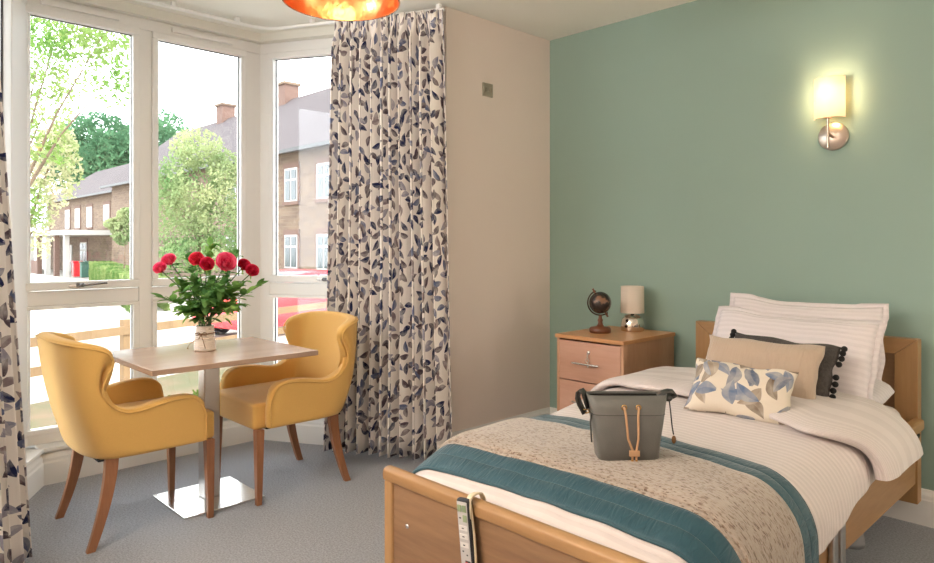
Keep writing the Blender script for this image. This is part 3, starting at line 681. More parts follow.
# headboard (mitred frame)
HY = 3.60-2.5; hx, ht, fw = .533, .862, .092
def quad_prism(pts, y0, y1, m, name, **k):
    n = len(pts); mb = MB(); mb.add([(x, y, z) for y in (y0, y1) for x, z in pts], [tuple(range(n)), tuple(range(n, 2*n))[::-1]]+[(i, n+i, n+(i+1) % n, (i+1) % n) for i in range(n)])
    return mb.build(name, m, bd, **k)
quad_prism([(-hx, ht), (hx, ht), (hx-fw, ht-.072), (-hx+fw, ht-.072)], HY-.02, HY+.045, oakx, 'headboard_rail', bevel=.002)
for sx in (-1, 1): quad_prism([(sx*hx, ht-.0015), (sx*(hx-fw), ht-.0735), (sx*(hx-fw), .12), (sx*hx, .12)], HY-.02, HY+.045, oak, 'headboard_stile', bevel=.002)
MB().box(-hx+fw, hx-fw, HY-.006, HY+.014, .3, ht-.07).build('headboard_panel', oakp, bd)
# side boards
wy = wood('light_oak_side', lin('ae875a'), lin('936c44'), 'Y', .4, 5)
for sx in (-1, 1):
    MB().box(sx*.515-.012, sx*.515+.012, FY+.02, HY-.03, .215, .43).build('side_panel', wy, bd, bevel=.002)
    for dy in (-.05, .025):
        MB().box(sx*.538-.011, sx*.538+.011, dy-.022, dy+.022, .185, .40).build('side_bracket', steel, bd, bevel=.006)
MB().box(.515, .56, HY-.34, HY-.02, .462, .51).build('guard_rail_end', oak, bd, bevel=.01)
k = MB(); k.box(.515, .540, HY-.20, HY-.06, .445, .463); k.tube([(.53, HY-.24, .45), (.553, HY-.15, .44), (.54, HY-.04, .44)], .008); k.build('guard_rail_latch', black, bd)
MB().box(-.49, .49, FY+.03, HY-.04, .33, .37).build('mattress_platform', mat('grey_steel_platform', (.3, .3, .3), .5, .6), bd)
for sx in (-1, 1):
    for y in (-.75, .72):
        MB().lathe([(.001, 0), (.058, 0), (.06, .02), (.058, .03), (.04, .12), (.035, .33)], (sx*.36, y, .0), 20).build('bed_foot', mat('grey_foot', lin('86878a'), .5), bd)
cb_ = MB().tube([(-.99, 3.66, .10), (-.93, 3.55, .115), (-.85, 3.62, .125), (-.80, 3.645, .13)], .007, 8).build('power_cable', black); tag(cb_, 'black cable running along the skirting board under the bed head', 'cable')

# mattress
mt = MB().box(-1.31-.49, -1.31+.49, 1.66, 3.555, .372, .562).build('mattress', white_sateen, None, bevel=.06, seg=5); tag(mt, 'mattress in a white fitted sheet, its corner showing at the head', 'mattress')

BCX = -1.31
def bump01(a, b, c, d, x): return sm(a, b, x)*(1-sm(c, d, x))
def h_bed(y):
    h = .590+.045*sm(2.15, 2.7, y)
    if y < 1.74: h -= .095*((1.74-y)/.26)**1.6
    return h
def bedcloth(s, y, off=0, wr=1.0, seed=0, a=.42, r=.16, flare=0.0):
    """point on the bedding at arc s across (0 = middle), y along"""
    sg = 1 if s >= 0 else -1; t = abs(s); La = r*pi/2
    if t < a: p = Vector((t, 0, -.012*(t/a)**2)); n = Vector((.06*t/a, 0, 1))
    elif t < a+La:
        q = (t-a)/r; p = Vector((a+r*sin(q), 0, -.012-r*(1-cos(q)))); n = Vector((sin(q), 0, cos(q)))
    else:
        e = t-a-La; p = Vector((a+r+flare*e, 0, -.012-r-e)); n = Vector((1, 0, 0))
    side = sm(a, a+La, t)
    w = wr*(.006*nz(s*2.2, y*2.6, seed)+.005*nz(s*7, y*5, seed+3)+.0035*abs(nz(s*5+y*6, y*2-s*2, seed+1))+side*(.013*nz(y*4.5, s*1.5, seed+9)+.006*nz(y*11, s*2, seed+5)))
    q = p+n.normalized()*(off+w)
    return Vector((BCX+sg*q.x, y, h_bed(y)+q.z))
SA = frange(-.73, .73, 93)
# duvet
def hem(y, s):   # how far the duvet hangs on the camera side
    return 1
mb = MB()
def fn(s, y):
    k = 1.0
    if s > 0: k = (.715+.012*sin(y*9)-.035*sm(2.3, 3.0, y))/.73
    p = bedcloth(s*k, y, 0, 1.0, 0, flare=.05)
    # tuck down at the foot end
    if y < 1.475: p.z -= (1.475-y)*1.8
    return p
mb.grid(fn, SA, frange(1.446, 3.08, 70), lambda s, y: (s, y))
o = mb.build('duvet', white_sateen, None, fixn=False, solid=.012, soff=1, subsurf=1); tag(o, 'white striped duvet spread over the bed, hanging over its near side', 'duvet')
# turned-back top of the duvet
mb = MB()
def ff(s, v):    # v 0..1 front edge -> back edge (closed roll)
    sk = s*(.655/.73) if s > 0 else s*.98
    yf = 2.60-.03*sin(s*3)-.10*sm(.2, .55, s)+.16*sm(.45, .70, s)+.02*nz(s*6, 1); yb = 3.13-.02*s-.02*sm(.3, .6, s)
    th = .020+.012*nz(s*3, 4)+.012*sm(.45, .73, s)
    a = v*2*pi; c = (yf+yb)/2; hw = (yb-yf)/2
    cy = math.copysign(abs(cos(a))**.35, cos(a)); sz = math.copysign(abs(sin(a))**.6, sin(a))
    y = c-hw*cy
    lump = 1+.35*nz(s*8, y*5, 2)
    return bedcloth(sk, y, .020+th*(1+sz*lump), .9, 0, flare=.35)
mb.grid(ff, SA, frange(0, 1, 41), lambda s, v: (s, v*1.06))
for e in (0, len(SA)-1):
    mb.add([ff(SA[e], v) for v in frange(0, 1, 41)[:-1]], [tuple(range(40))], [(0, v) for v in range(40)])
o = mb.build('folded_duvet_edge', white_sateen, None, subsurf=0, fixn=True)
dv = [x for x in C.objects if x.name == 'duvet'][0]; o.parent = dv

# teal quilted runner
teal, nt, b = nt_new('teal_quilt'); b.inputs['Roughness'].default_value = .55; b.inputs['Base Color'].default_value = (*lin('0f4552'), 1); b.inputs['Sheen Weight'].default_value = .25
uv = N(nt, 'ShaderNodeTexCoord').outputs['UV']; sx = N(nt, 'ShaderNodeSeparateXYZ'); L(nt, uv, sx.inputs[0])
st = M2(nt, 'ABSOLUTE', M2(nt, 'SINE', M2(nt, 'MULTIPLY', sx.outputs[1], pi/.062))); st = M2(nt, 'POWER', st, .35)
mp = N(nt, 'ShaderNodeMapping'); mp.inputs['Scale'].default_value = (1, .28, 1); mp.inputs['Rotation'].default_value = (0, 0, .35); L(nt, uv, mp.inputs[0])
n = N(nt, 'ShaderNodeTexNoise'); n.inputs['Scale'].default_value = 55; n.inputs['Detail'].default_value = 2; n.inputs['Distortion'].default_value = 1.2; L(nt, mp.outputs[0], n.inputs['Vector'])
h = M2(nt, 'ADD', st, M2(nt, 'MULTIPLY', n.outputs['Fac'], .9)); bp = N(nt, 'ShaderNodeBump'); bp.inputs['Strength'].default_value = .8; bp.inputs['Distance'].default_value = .006; L(nt, h, bp.inputs['Height']); L(nt, bp.outputs[0], b.inputs['Normal'])
def runner_y(s, v):
    yf = 1.533+.012*s/.7; yb = 2.175-.05*(s+.7)/1.4-.02*sm(.3, .7, s)
    return yf+(yb-yf)*v
SR = frange(-.74, .735, 80)
mb = MB(); mb.grid(lambda s, v: bedcloth(s, runner_y(s, v), .016+.003*sin(v*pi), 1.0, 0, flare=.03), SR, frange(0, 1, 40), lambda s, v: (s, v*.62))
rn_ = mb.build('bed_runner', teal, None, fixn=False, solid=.008, soff=1, subsurf=1); tag(rn_, 'teal quilted runner laid across the foot half of the bed', 'bed runner')
for v in (0, 1):
    MB().tube([bedcloth(s, runner_y(s, v), .018, 1.0, 0, flare=.03) for s in SR], .0055, 8).build('piping', teal, rn_)
# tweed blanket
tweed, nt, b = nt_new('tweed_wool'); b.inputs['Roughness'].default_value = .95; b.inputs['Sheen Weight'].default_value = .4; b.inputs['Specular IOR Level'].default_value = .1
uv = N(nt, 'ShaderNodeTexCoord').outputs['UV']; mp = N(nt, 'ShaderNodeMapping'); mp.inputs['Scale'].default_value = (.55, 1, 1); L(nt, uv, mp.inputs[0])
vo = N(nt, 'ShaderNodeTexVoronoi'); vo.inputs['Scale'].default_value = 190; L(nt, mp.outputs[0], vo.inputs['Vector'])
vo2 = N(nt, 'ShaderNodeTexNoise'); vo2.inputs['Scale'].default_value = 120; vo2.inputs['Detail'].default_value = 4; L(nt, mp.outputs[0], vo2.inputs['Vector'])
sc_ = N(nt, 'ShaderNodeSeparateColor'); L(nt, vo.outputs['Color'], sc_.inputs[0])
r1 = N(nt, 'ShaderNodeValToRGB'); e = r1.color_ramp.elements; r1.color_ramp.interpolation = 'LINEAR'; e[0].position = .0; e[0].color = (*lin('6b584c'), 1); e[1].position = .24; e[1].color = (*lin('a3968a'), 1); e.new(.14).color = (*lin('8b7968'), 1); e.new(.9).color = (*lin('b3a799'), 1)
ad = M2(nt, 'MULTIPLY_ADD', vo2.outputs['Fac'], .9, M2(nt, 'MULTIPLY_ADD', sc_.outputs[0], .55, -.38)); L(nt, ad, r1.inputs[0]); L(nt, r1.outputs[0], b.inputs['Base Color'])
bp = N(nt, 'ShaderNodeBump'); bp.inputs['Strength'].default_value = .7; bp.inputs['Distance'].default_value = .004; L(nt, vo2.outputs['Fac'], bp.inputs['Height']); L(nt, bp.outputs[0], b.inputs['Normal'])
def bl_y(s, v, inset=0):
    yf = 1.662+inset+.008*sin(s*5); yb = 2.07-.055*(s+.7)/1.4-.01*sm(.3, .7, s)
    return yf+(yb-yf)*v
SB = frange(-.715, .72, 90)
bl = None
for i, (off, ins) in enumerate(((.037, .0), (.029, -.013), (.021, -.027))):
    mb = MB(); mb.grid(lambda s, v: bedcloth(s, bl_y(s, v, ins), off-.012*sm(.86, 1, v)*(1 if i < 2 else .3)-(.004 if v == 0 else 0), 1.0, 0, flare=.03), SB, [0, .02, .05]+frange(.1, 1, 32), lambda s, v: (s, v*.45))
    o = mb.build('wool_blanket' if i == 0 else 'blanket_fold', tweed, bl, fixn=False, solid=.0095, soff=-1, subsurf=1)
    if i == 0: bl = o; tag(o, 'folded beige speckled tweed blanket lying on the teal runner', 'blanket')
    else: o.parent = bl

# ------------------------------------------------------------------ pillows and cushions
def pillow(name, label, cat, m, w, h, t, loc, lean, yaw, roll=0, flange=0, pinch=.05, group=None, seed=0, sag=0, uvs=1, wr=.010, rc=0):
    root = thing(name, label, cat, loc, yaw, group)
    Mx = Matrix.Rotation(R(lean), 4, 'X') @ Matrix.Rotation(R(roll), 4, 'Y')       # lean 90 = upright, face -> -y
    n = 33; G = frange(-1, 1, n); mb = MB()
    def shape(sgn):
        def fn(u, v):
            uu = sin(u*pi/2)*.35+u*.65; vv = sin(v*pi/2)*.35+v*.65
            x = w/2*uu*(1-pinch*(1-vv*vv)*uu*uu); y = h/2*vv*(1-pinch*1.4*(1-uu*uu)*vv*vv)
            x *= (1-rc*vv**4*.5)**.5; y *= (1-rc*uu**4*.5)**.5
            body = max(0, (1-uu**4)*(1-vv**4))**.55*(.75+.25*(1-abs(vv)))
            z = sgn*(t/2*body)
            z += wr*nz(uu*2.6+seed, vv*2.6, seed)*body+wr*.8*nz(uu*1.2, vv*6, seed+4)*abs(uu)*body
            y += -sag*(1-uu*uu)*(vv > 0)*vv + wr*1.3*nz(uu*2, seed, vv)*abs(vv)
            x += wr*1.2*nz(vv*2, seed+7, uu)*abs(uu)
            return Mx @ Vector((x, z*-1, y)) if False else Mx @ Vector((x, y, z))
        return fn
    mb.grid(shape(1), G, G, lambda u, v: (u*w/2*uvs+seed, v*h/2*uvs)); mb.grid(shape(-1), G, G, lambda u, v: (u*w/2*uvs+seed+.37, v*h/2*uvs+.21))
    o = mb.build(name+'_cover' if name != 'pillow' else 'pillowcase', m, root)
    bm = bmesh.new(); bm.from_mesh(o.data); bmesh.ops.remove_doubles(bm, verts=bm.verts, dist=.0006); bmesh.ops.recalc_face_normals(bm, faces=bm.faces); bm.to_mesh(o.data); bm.free()
    f0 = shape(1); per = [f0(a, -1) for a in G]+[f0(1, a) for a in G[1:]]+[f0(-a, 1) for a in G[1:]]+[f0(-1, -a) for a in G[1:]]
    if flange:
        mb = MB(); vs_ = []; 
        for i, p in enumerate(per):
            q = Mx.inverted() @ p; d = Vector((max(-1, min(1, q.x/(w/2)))**3, max(-1, min(1, q.y/(h/2)))**3, 0)).normalized()
            k_ = flange*(1.25 if abs(d.x*d.y) > .3 else 1)
            e_ = q+d*k_; e_.z += .012*nz(e_.x*7, e_.y*7, seed+2)-.004
            vs_ += [Mx @ (q-d*.012), Mx @ e_]
        n_ = len(per); mb.add(vs_, [(2*i, 2*((i+1) % n_), 2*((i+1) % n_)+1, 2*i+1) for i in range(n_-1)], [(v.x, v.z) for v in vs_], True)
        mb.build('flange', m, root, fixn=False, solid=.005)
    return root, per, Mx
# local frame: x right, y up the pillow, z out of the face; lean rotates y towards vertical
pillow('pillow', 'white pillow lying flat under the others, its edge showing at the right', 'pillow', pillow_sateen, .86, .44, .14, (-1.25, 3.31, .64), 4, 0, seed=1, rc=.7, pinch=0)
pillow('pillow', 'taller white striped pillow at the very back, leaning on the oak headboard', 'pillow', pillow_sateen, .68, .40, .15, (-1.235, 3.445, .825), 72, R(2), roll=5, flange=.018, pinch=.02, seed=2, sag=.02)
pillow('pillow', 'front white striped pillow with a flat border, leaning on the rear one', 'pillow', pillow_sateen, .70, .40, .15, (-1.21, 3.21, .785), 60, R(0), roll=3, flange=.018, pinch=.02, seed=3, sag=.01)
knit = mat('charcoal_knit', lin('4f4a47'), .95, bump=.8, bscale=160, var=.2, vscale=90)
rt, per, Mx = pillow('cushion', 'dark grey knitted cushion edged with black pompoms, behind the tan cushion', 'cushion', knit, .44, .27, .12, (-1.155, 2.98, .765), 58, R(-4), roll=6, seed=4, pinch=.03)
pm = mat('black_pompom', (.012, .011, .012), .95, bump=1, bscale=300)
n_ = len(per)
for k in range(0, n_):
    q = Mx.inverted() @ per[k]
    if abs(q.x) > .21 and k % 3 == 0:
        d = Vector((math.copysign(1, q.x), 0, 0)); MB().ball(Mx @ (q+d*.012), .0125, 7).build('pompom', pm, rt)
tan_m = mat('tan_corduroy', lin('baa692'), .9, bump=.5, bscale=160, stretch=(1, .06, .06), sheen=.3)
pillow('cushion', 'plain tan oblong cushion in the middle of the cushion row', 'cushion', tan_m, .47, .285, .13, (-1.185, 2.85, .76), 62, R(4), roll=3, seed=5, pinch=.05)
cush_m = leafmat('leaf_print_cushion', lin('dcd2c2'), 10.5, .048, .021, [lin('2c4272'), lin('6c5a4a'), lin('56657f'), lin('8e7c6a'), lin('5a7090')], 3, wash0=-.75)
pillow('cushion', 'small oblong cushion with blue and brown leaf print, frontmost on the bed', 'cushion', cush_m, .385, .235, .10, (-1.155, 2.60, .722), 52, R(6), roll=5, seed=6, pinch=.06)

# ------------------------------------------------------------------ bag
bag_m = mat('grey_leather', lin('6a6a66'), .38, bump=.15, bscale=300, var=.05, vscale=20)
bag_in = mat('bag_lining', lin('2a2725'), .9)
bag_d = mat('dark_leather_strap', lin('3b3a37'), .4)
tanl = mat('tan_cord', lin('c29a74'), .6)
bg_ = thing('bucket_bag', 'grey tapered leather bag with tan drawcords standing on the blanket', 'bag', (-1.188, 1.852, .616), R(45.9))
def ring(z, w, d, e=5, n=48):
    P = []
    for k in range(n):
        a = 2*pi*k/n; c, s_ = cos(a), sin(a); P.append(Vector((w*math.copysign(abs(c)**(2/e), c), d*math.copysign(abs(s_)**(2/e), s_), z)))
    return P
mb = MB(); n = 48; lv = [(0, .088, .052), (.004, .094, .057), (.06, .100, .060), (.12, .109, .063), (.170, .118, .052), (.205, .126, .034)]
rs = [ring(z, w, d) for z, w, d in lv]
mb.add([v for r_ in rs for v in r_], [(i*n+k, i*n+(k+1) % n, (i+1)*n+(k+1) % n, (i+1)*n+k) for i in range(len(rs)-1) for k in range(n)]+[tuple(range(n))[::-1]], smooth=True)
mb.build('bag_body', bag_m, bg_, fixn=True, solid=.0035, soff=-1)
rs = [ring(.198, .121, .030), ring(.02, .09, .05)]
mb = MB(); mb.add([v for r_ in rs for v in r_], [(k, (k+1) % n, n+(k+1) % n, n+k) for k in range(n)]+[tuple(range(n, 2*n))]); mb.build('lining', bag_in, bg_)
# stitched collar seam
MB().tube([v for v in ring(.148, .1148, .0562)]+[ring(.148, .1148, .0562)[0]], .0012, 5).build('collar_seam', bag_d, bg_)
cd = MB()
for sx in (-1, 1):
    xx = sx*.022+.004
    cd_ = MB(); cd_.tube([(xx, -.045, .172), (xx, -.057, .170), (xx-.003*sx, -.0625, .150), (xx-(.014 if sx < 0 else .006)*sx*.6, -.068, .08), (.010+sx*.006, -.067, .045), (.010+sx*.0062, -.066, .012)], .0036, 8); cd_.build('drawcord', tanl, bg_)
    MB().tube([(xx+.0075*cos(a), -.0525, .172+.0075*sin(a)) for a in frange(0, 2*pi, 20)], .0016, 6).build('eyelet', brass, bg_)
    MB().tube([(.010+sx*.0062, -.066, .015), (.010+sx*.0062, -.066, .000)], .0040, 8).build('cord_tip', mat('tan_tip', lin('b8823f'), .4), bg_)
MB().box(-.006, .026, -.073, -.0625, .026, .044).build('cord_slider', tanl, bg_, bevel=.002)
# side straps with ring fittings
st = MB()
def ribbon(mb, pts, w, wd, th=.004):
    pts = [Vector(p) for p in pts]; P = []
    for i, p in enumerate(pts):
        t = (pts[min(i+1, len(pts)-1)]-pts[max(i-1, 0)]).normalized(); wv = Vector(wd).normalized(); nn = t.cross(wv).normalized()
        P += [p-wv*w-nn*th/2, p+wv*w-nn*th/2, p+wv*w+nn*th/2, p-wv*w+nn*th/2]
    m_ = len(pts); mb.add(P, [(4*i+j, 4*i+(j+1) % 4, 4*i+4+(j+1) % 4, 4*i+4+j) for i in range(m_-1) for j in range(4)]+[(3, 2, 1, 0), (4*m_-4, 4*m_-3, 4*m_-2, 4*m_-1)], smooth=True)
ribbon(st, [(-.118, 0, .158), (-.124, 0, .175), (-.133, 0, .205), (-.142, 0, .218), (-.151, 0, .210), (-.153, 0, .190), (-.146, 0, .170), (-.135, 0, .150), (-.130, 0, .140)], .016, (.55, .8, 0)); st.build('strap', bag_d, bg_)
st = MB(); ribbon(st, [(-.112, -.02, .150), (-.118, -.025, .12), (-.114, -.028, .06)], .007, (.1, 1, 0)); st.build('strap_tail', bag_d, bg_)
MB().tube([(-.128+.012*cos(a), -.0, .148+.006*sin(a)) for a in frange(0, 2*pi, 16)], .002, 6).build('ring', brass, bg_)
st = MB(); ribbon(st, [(.100, 0, .195), (.116, 0, .206), (.135, 0, .212), (.150, 0, .210), (.156, 0, .203), (.146, 0, .197), (.128, 0, .192), (.118, 0, .186)], .016, (0, 1, .15), .006); st.build('strap', bag_d, bg_)
MB().ball((.130, -.012, .192), .013, 8, (1, 1, .8)).build('strap_toggle', bag_d, bg_)
MB().tube([(.131, -.018, .19), (.134, -.024, .15), (.138, -.026, .105), (.142, -.027, .082)], .0022, 6).build('charm_cord', black, bg_)
MB().ball((.143, -.027, .066), .013, 8, (.55, .25, 1)).build('charm', mat('bronze_charm', (.22, .12, .06), .4, .9), bg_)

# ------------------------------------------------------------------ handset on the footboard
hs = thing('bed_handset', 'grey remote handset hanging on the footboard rail by a cream strap', 'handset', (-1.432, 1.388, .437), R(0))
hs.rotation_euler = (0, R(-7), 0)
hm = MB().box(-.026, .026, -.011, .011, -.105, .105).build('casing', mat('handset_black', (.02, .02, .025), .4), hs, bevel=.008, seg=3)
MB().box(-.021, .021, -.0125, -.0105, -.097, .097).build('face', mat('handset_grey', lin('b9b6b4'), .4), hs, bevel=.001)
gb = mat('green_button', lin('8fa07c'), .5); wbm = mat('pale_button', lin('d5d2ce'), .5); dk = mat('dark_print', lin('4a4a4c'), .6)
for x, z in ((-.010, .078), (.010, .078), (.010, .050)): MB().box(x-.008, x+.008, -.0145, -.0122, z-.010, z+.010).build('button', gb, hs, bevel=.001)
for x, z in ((-.010, .050),): MB().box(x-.004, x+.004, -.0135, -.0122, z-.002, z+.002).build('printed_mark', dk, hs)
for z in (.022, -.002, -.026): 
    MB().box(-.017, .017, -.0145, -.0122, z-.0075, z+.0075).build('button', wbm, hs, bevel=.001); MB().box(-.004, .004, -.0155, -.0143, z-.0015, z+.0015).build('printed_mark', dk, hs)
for x, z in ((-.008, -.045), (.008, -.054)): MB().box(x-.003, x+.003, -.0135, -.0122, z-.002, z+.002).build('printed_mark', dk, hs)
MB().box(-.002, .018, -.0135, -.0122, -.092, -.070).build('logo_panel', black, hs); MB().box(.000, .009, -.0145, -.0133, -.083, -.073).build('logo_square', mat('logo_red', lin('c0392b'), .5), hs)
st = MB(); ribbon(st, [(.020, -.004, .05), (.021, -.004, .08), (.020, -.001, .100), (.018, .010, .110), (.016, .032, .1125), (.014, .055, .108), (.014, .063, .095), (.014, .066, .06)], .010, (1, 0, 0), .004); st.build('strap', mat('cream_plastic', lin('d8c8a8'), .5), hs)
MB().tube([(.028, .0, -.10), (.029, .002, 0), (.027, .0, .09)], .0035, 8).build('cable', mat('cream_plastic', lin('d8c8a8'), .5), hs)

# ------------------------------------------------------------------ wall light
wlz = thing('wall_light', 'lit wall light with frosted glass shade and round brushed plate on the green wall', 'wall light', (-1.16, CY, 1.835))
MB().lathe([(.001, .014), (.066, .014), (.070, .010), (.070, 0)], (0, 0, 0), 40, Matrix.Rotation(pi/2, 4, 'X')).build('back_plate', mat('brushed_nickel', (.55, .47, .40), .3, 1), wlz)
a = MB(); a.tube([(.0, -.014, -.005), (-.0, -.085, .006)], .007, 10); a.tube([(0, -.085, -.065), (0, -.085, .085)], .0065, 10); a.tube([(0, -.085, .080), (0, -.085, .094)], .019, 16); a.build('arm', mat('brushed_nickel_arm', (.55, .47, .40), .25, 1), wlz)
glw = translucent('frosted_shade', lin('f6e6c8'), .5, emis=.30, ecol=(1, .78, .55))
sh = MB(); W_, D_ = .070, .060
def shp(a, v):
    x = W_*sin(a); y = -.085+.028-D_*cos(a)*1.05; return Vector((x, y, .082+.200*v))
prof = frange(-pi/2*.98, pi/2*.98, 30)
sh.grid(shp, prof, [0, .5, 1]); sh.build('glass_shade', glw, wlz, fixn=False, solid=.004)
bk = MB(); bk.box(-.060, .060, -.034, -.031, .095, .275); bk.build('glass_back', translucent('frosted_back', lin('f6e6c8'), .7), wlz)
bl_ = MB(); bl_.lathe([(.001, .10), (.012, .10), (.018, .13), (.019, .17), (.012, .20), (.001, .21)], (0, -.078, 0), 16); bl_.build('bulb', emit('warm_bulb', (1, .68, .34), 22), wlz)
light('wall_light_lamp', 'POINT', (-1.16, CY-.10, 1.835+.22), 2.0, (1, .74, .5), .03)

# ------------------------------------------------------------------ copper pendant
PX, PY, PZ = -1.935, 1.285, 2.112
pd = thing('pendant_light', 'copper dome pendant light at the top edge of the photo', 'pendant light', (PX, PY, PZ))
PR = .195; prof = []
for i in range(20):
    t = i/19; aa = t*pi/2*.94; prof.append((PR*cos(aa), .165*sin(aa)))
o = MB().lathe(prof, n=64); o.build('dome', mat('outer_copper', lin('c08a62'), .35, .9), pd, fixn=True, solid=.002, soff=1)
o = MB().lathe([(r_-.003, z-.001) for r_, z in prof], n=64); o.build('dome_lining', mat('inner_copper', (.88, .36, .15), .3, 1, bump=.25, bscale=30), pd, fixn=True)
MB().tube([(PR*cos(a), PR*sin(a), 0) for a in frange(0, 2*pi, 65)], .003, 6, cap=False).build('rim', mat('rim_copper', lin('e8b48a'), .2, 1), pd)
MB().lathe([(.001, .115), (.022, .115), (.022, .17), (.012, .19), (.001, .19)], n=16).build('lamp_holder', brass, pd)
MB().tube([(0, 0, .185), (0, 0, CZ-PZ-.02)], .003, 6).build('flex', trim_w, pd)
MB().lathe([(.001, CZ-PZ-.03), (.04, CZ-PZ-.028), (.045, CZ-PZ-.001)], n=20).build('ceiling_rose', trim_w, pd)
MB().ball((0, 0, .075), .034, 10).build('bulb', emit('pendant_bulb', (1, .66, .32), 2.4), pd)
light('pendant_lamp', 'POINT', (PX, PY, PZ+.025), .8, (1, .74, .48), .04)

# ------------------------------------------------------------------ outdoors
GZ = -.8
pave = mat('pale_paving', lin('a9a49b'), .95, var=.08, vscale=.6, detail=6)
g = MB().box(-130, -4.75, -60, 90, GZ-.3, GZ).build('ground', pave); g['kind'] = 'structure'; g['label'] = 'pale sunlit paved yard'
# outer wall of the bay below the windows
def grass_patch(name, lb, cx, cy, lx, ly, ang, n, m, hgt, seed):
    rn = random.Random(seed); mb = MB(); ca, sa = cos(ang), sin(ang)
    for k in range(n):
        u, v = rn.uniform(-1, 1), rn.uniform(-1, 1); x = cx+ca*u*lx-sa*v*ly; y = cy+sa*u*lx+ca*v*ly
        d = Vector((rn.uniform(-1, 1), rn.uniform(-1, 1), rn.uniform(.4, 1.4))).normalized()*hgt*rn.uniform(.5, 1.2); s_ = Vector((rn.uniform(-1, 1), rn.uniform(-1, 1), 0)).normalized()*.022
        p = Vector((x, y, GZ)); mb.add([p-s_, p+s_, p+d+s_*.6, p+d-s_*.6], [(0, 1, 2, 3)])
    o = mb.build(name, m, None, fixn=False); return tag(o, lb, 'grass', kind='stuff')
fa = R(110); fdir = Vector((cos(fa), sin(fa), 0)); F0 = at(125, 245, 10.4); F0.z = GZ
ear = MB(); e0 = F0-fdir*7+Vector((.25, .1, 0)); e1 = F0+fdir*9+Vector((.25, .1, 0)); nn = Vector((sin(fa), -cos(fa), 0))
ear.add([e0+Vector((0, 0, .01)), e1+Vector((0, 0, .01)), e1+nn*4.2+Vector((0, 0, .01)), e0+nn*4.2+Vector((0, 0, .01))], [(0, 1, 2, 3)])
o = ear.build('verge', mat('dry_earth', lin('66543f'), 1, col2=lin('4c4c30'), vscale=1.6, detail=6)); o['kind'] = 'structure'; o['label'] = 'dry leaf strewn verge inside the fence'
gc_ = F0+nn*2.2
grass_patch('grass', 'patchy green grass and fallen leaves inside the wooden fence', gc_.x+nn.x*.6, gc_.y+nn.y*.6, 8, .9, fa, 9000, foliagemat('verge_grass', lin('3c6028'), lin('6e5c38'), 2.0), .14, 5)
fence = thing('wooden_fence', 'pale wooden post and rail fence outside the window', 'fence', tuple(F0))
fw_m = wood('fence_wood', lin('8a7050'), lin('735a3e'), 'Z', .8, 3)
for k in (-1, 0, 1, 2, 3):
    p = fdir*(k*2.55); Mz = Matrix.Translation(p) @ Matrix.Rotation(fa, 4, 'Z'); MB().box(-.06, .06, -.05, .05, 0, .95, Mz).build('post', fw_m, fence, bevel=.01)
fr_ = Matrix.Rotation(fa, 4, 'Z')
for z in (.72, .32): MB().box(-5, 10, -.075, -.052, z, z+.13, fr_).build('rail', fw_m, fence)

# car
redp = mat('red_car_paint', lin('c92f35'), .25, spec=.6)
cg = mat('car_glass', lin('5f6b72'), .1)
car = thing('car', 'red hatchback parked beyond the wooden fence', 'car', tuple(at(284, 245, 16.5)), R(103)); car.location.z = GZ
# profile along x (front = -x), z up
prof = [(-2.0, .28), (-2.02, .55), (-1.93, .72), (-1.2, .93), (-.95, .98), (-.25, 1.40), (.1, 1.47), (.9, 1.47), (1.35, 1.40), (1.85, 1.02), (1.98, .90), (2.0, .35), (1.9, .26), (-1.9, .26)]
mb = MB(); ycs = [(-.82, .94), (-.70, 1), (.70, 1), (.82, .94)]; n = len(prof)
vs_ = []
for yy, sc2 in ycs:
    for x, z in prof:
        inn = .13 if z > 1.05 else 0
        vs_.append((x*(1 if abs(yy) < .75 else .985), yy*(1-inn*1.2), z if abs(yy) < .75 else z-.03))
fs = [(j*n+i, j*n+(i+1) % n, (j+1)*n+(i+1) % n, (j+1)*n+i) for j in range(3) for i in range(n)]+[tuple(range(n))[::-1], tuple(range(3*n, 4*n))]
mb.add(vs_, fs); mb.build('body', redp, car, bevel=.03)
for sy in (-1, 1):
    w_ = MB(); zz = [(-.72, 1.0), (-.15, 1.36), (.42, 1.38), (.42, 1.0)]; z2 = [(.48, 1.0), (.48, 1.38), (1.2, 1.34), (1.6, 1.03)]
    for q in (zz, z2): w_ = MB(); w_.add([(x, sy*(.826 if z < 1.1 else .716), z) for x, z in q]+[(x, sy*(.80 if z < 1.1 else .70), z) for x, z in q], [(0, 1, 2, 3), (7, 6, 5, 4), (0, 4, 5, 1), (1, 5, 6, 2), (2, 6, 7, 3), (3, 7, 4, 0)]); w_.build('side_window', cg, car)
    for x in (-1.28, 1.28):
        wh = MB(); Mr = Matrix.Rotation(pi/2, 4, 'X'); wh.lathe([(.2, -.1), (.31, -.1), (.33, -.07), (.33, .07), (.31, .1), (.2, .1), (.2, -.1)], (x, sy*.75, .33), 28, Mr); wo = wh.build('wheel', mat('tyre', (.03, .03, .035), .8), car)
        hb = MB(); hb.lathe([(.001, .06), (.04, .06), (.05, .03), (.20, .03), (.20, -.03), (.001, -.03)], (x, sy*.78, .33), 24, Mr)
        for k in range(7):
            a = 2*pi*k/7; hb.box(.04, .2, -.018, .018, -.01, .01, Matrix.Translation((x, sy*.865, .33)) @ Matrix.Rotation(a, 4, 'Y'))
        hb.build('hub_cap', mat('silver_hub', (.55, .56, .58), .3, .7), wo)
w_ = MB(); w_.add([(-.93, -.66, 1.01), (-.93, .66, 1.01), (-.30, .58, 1.395), (-.30, -.58, 1.395)], [(0, 1, 2, 3)]); w_.build('windscreen', cg, car, solid=.02)

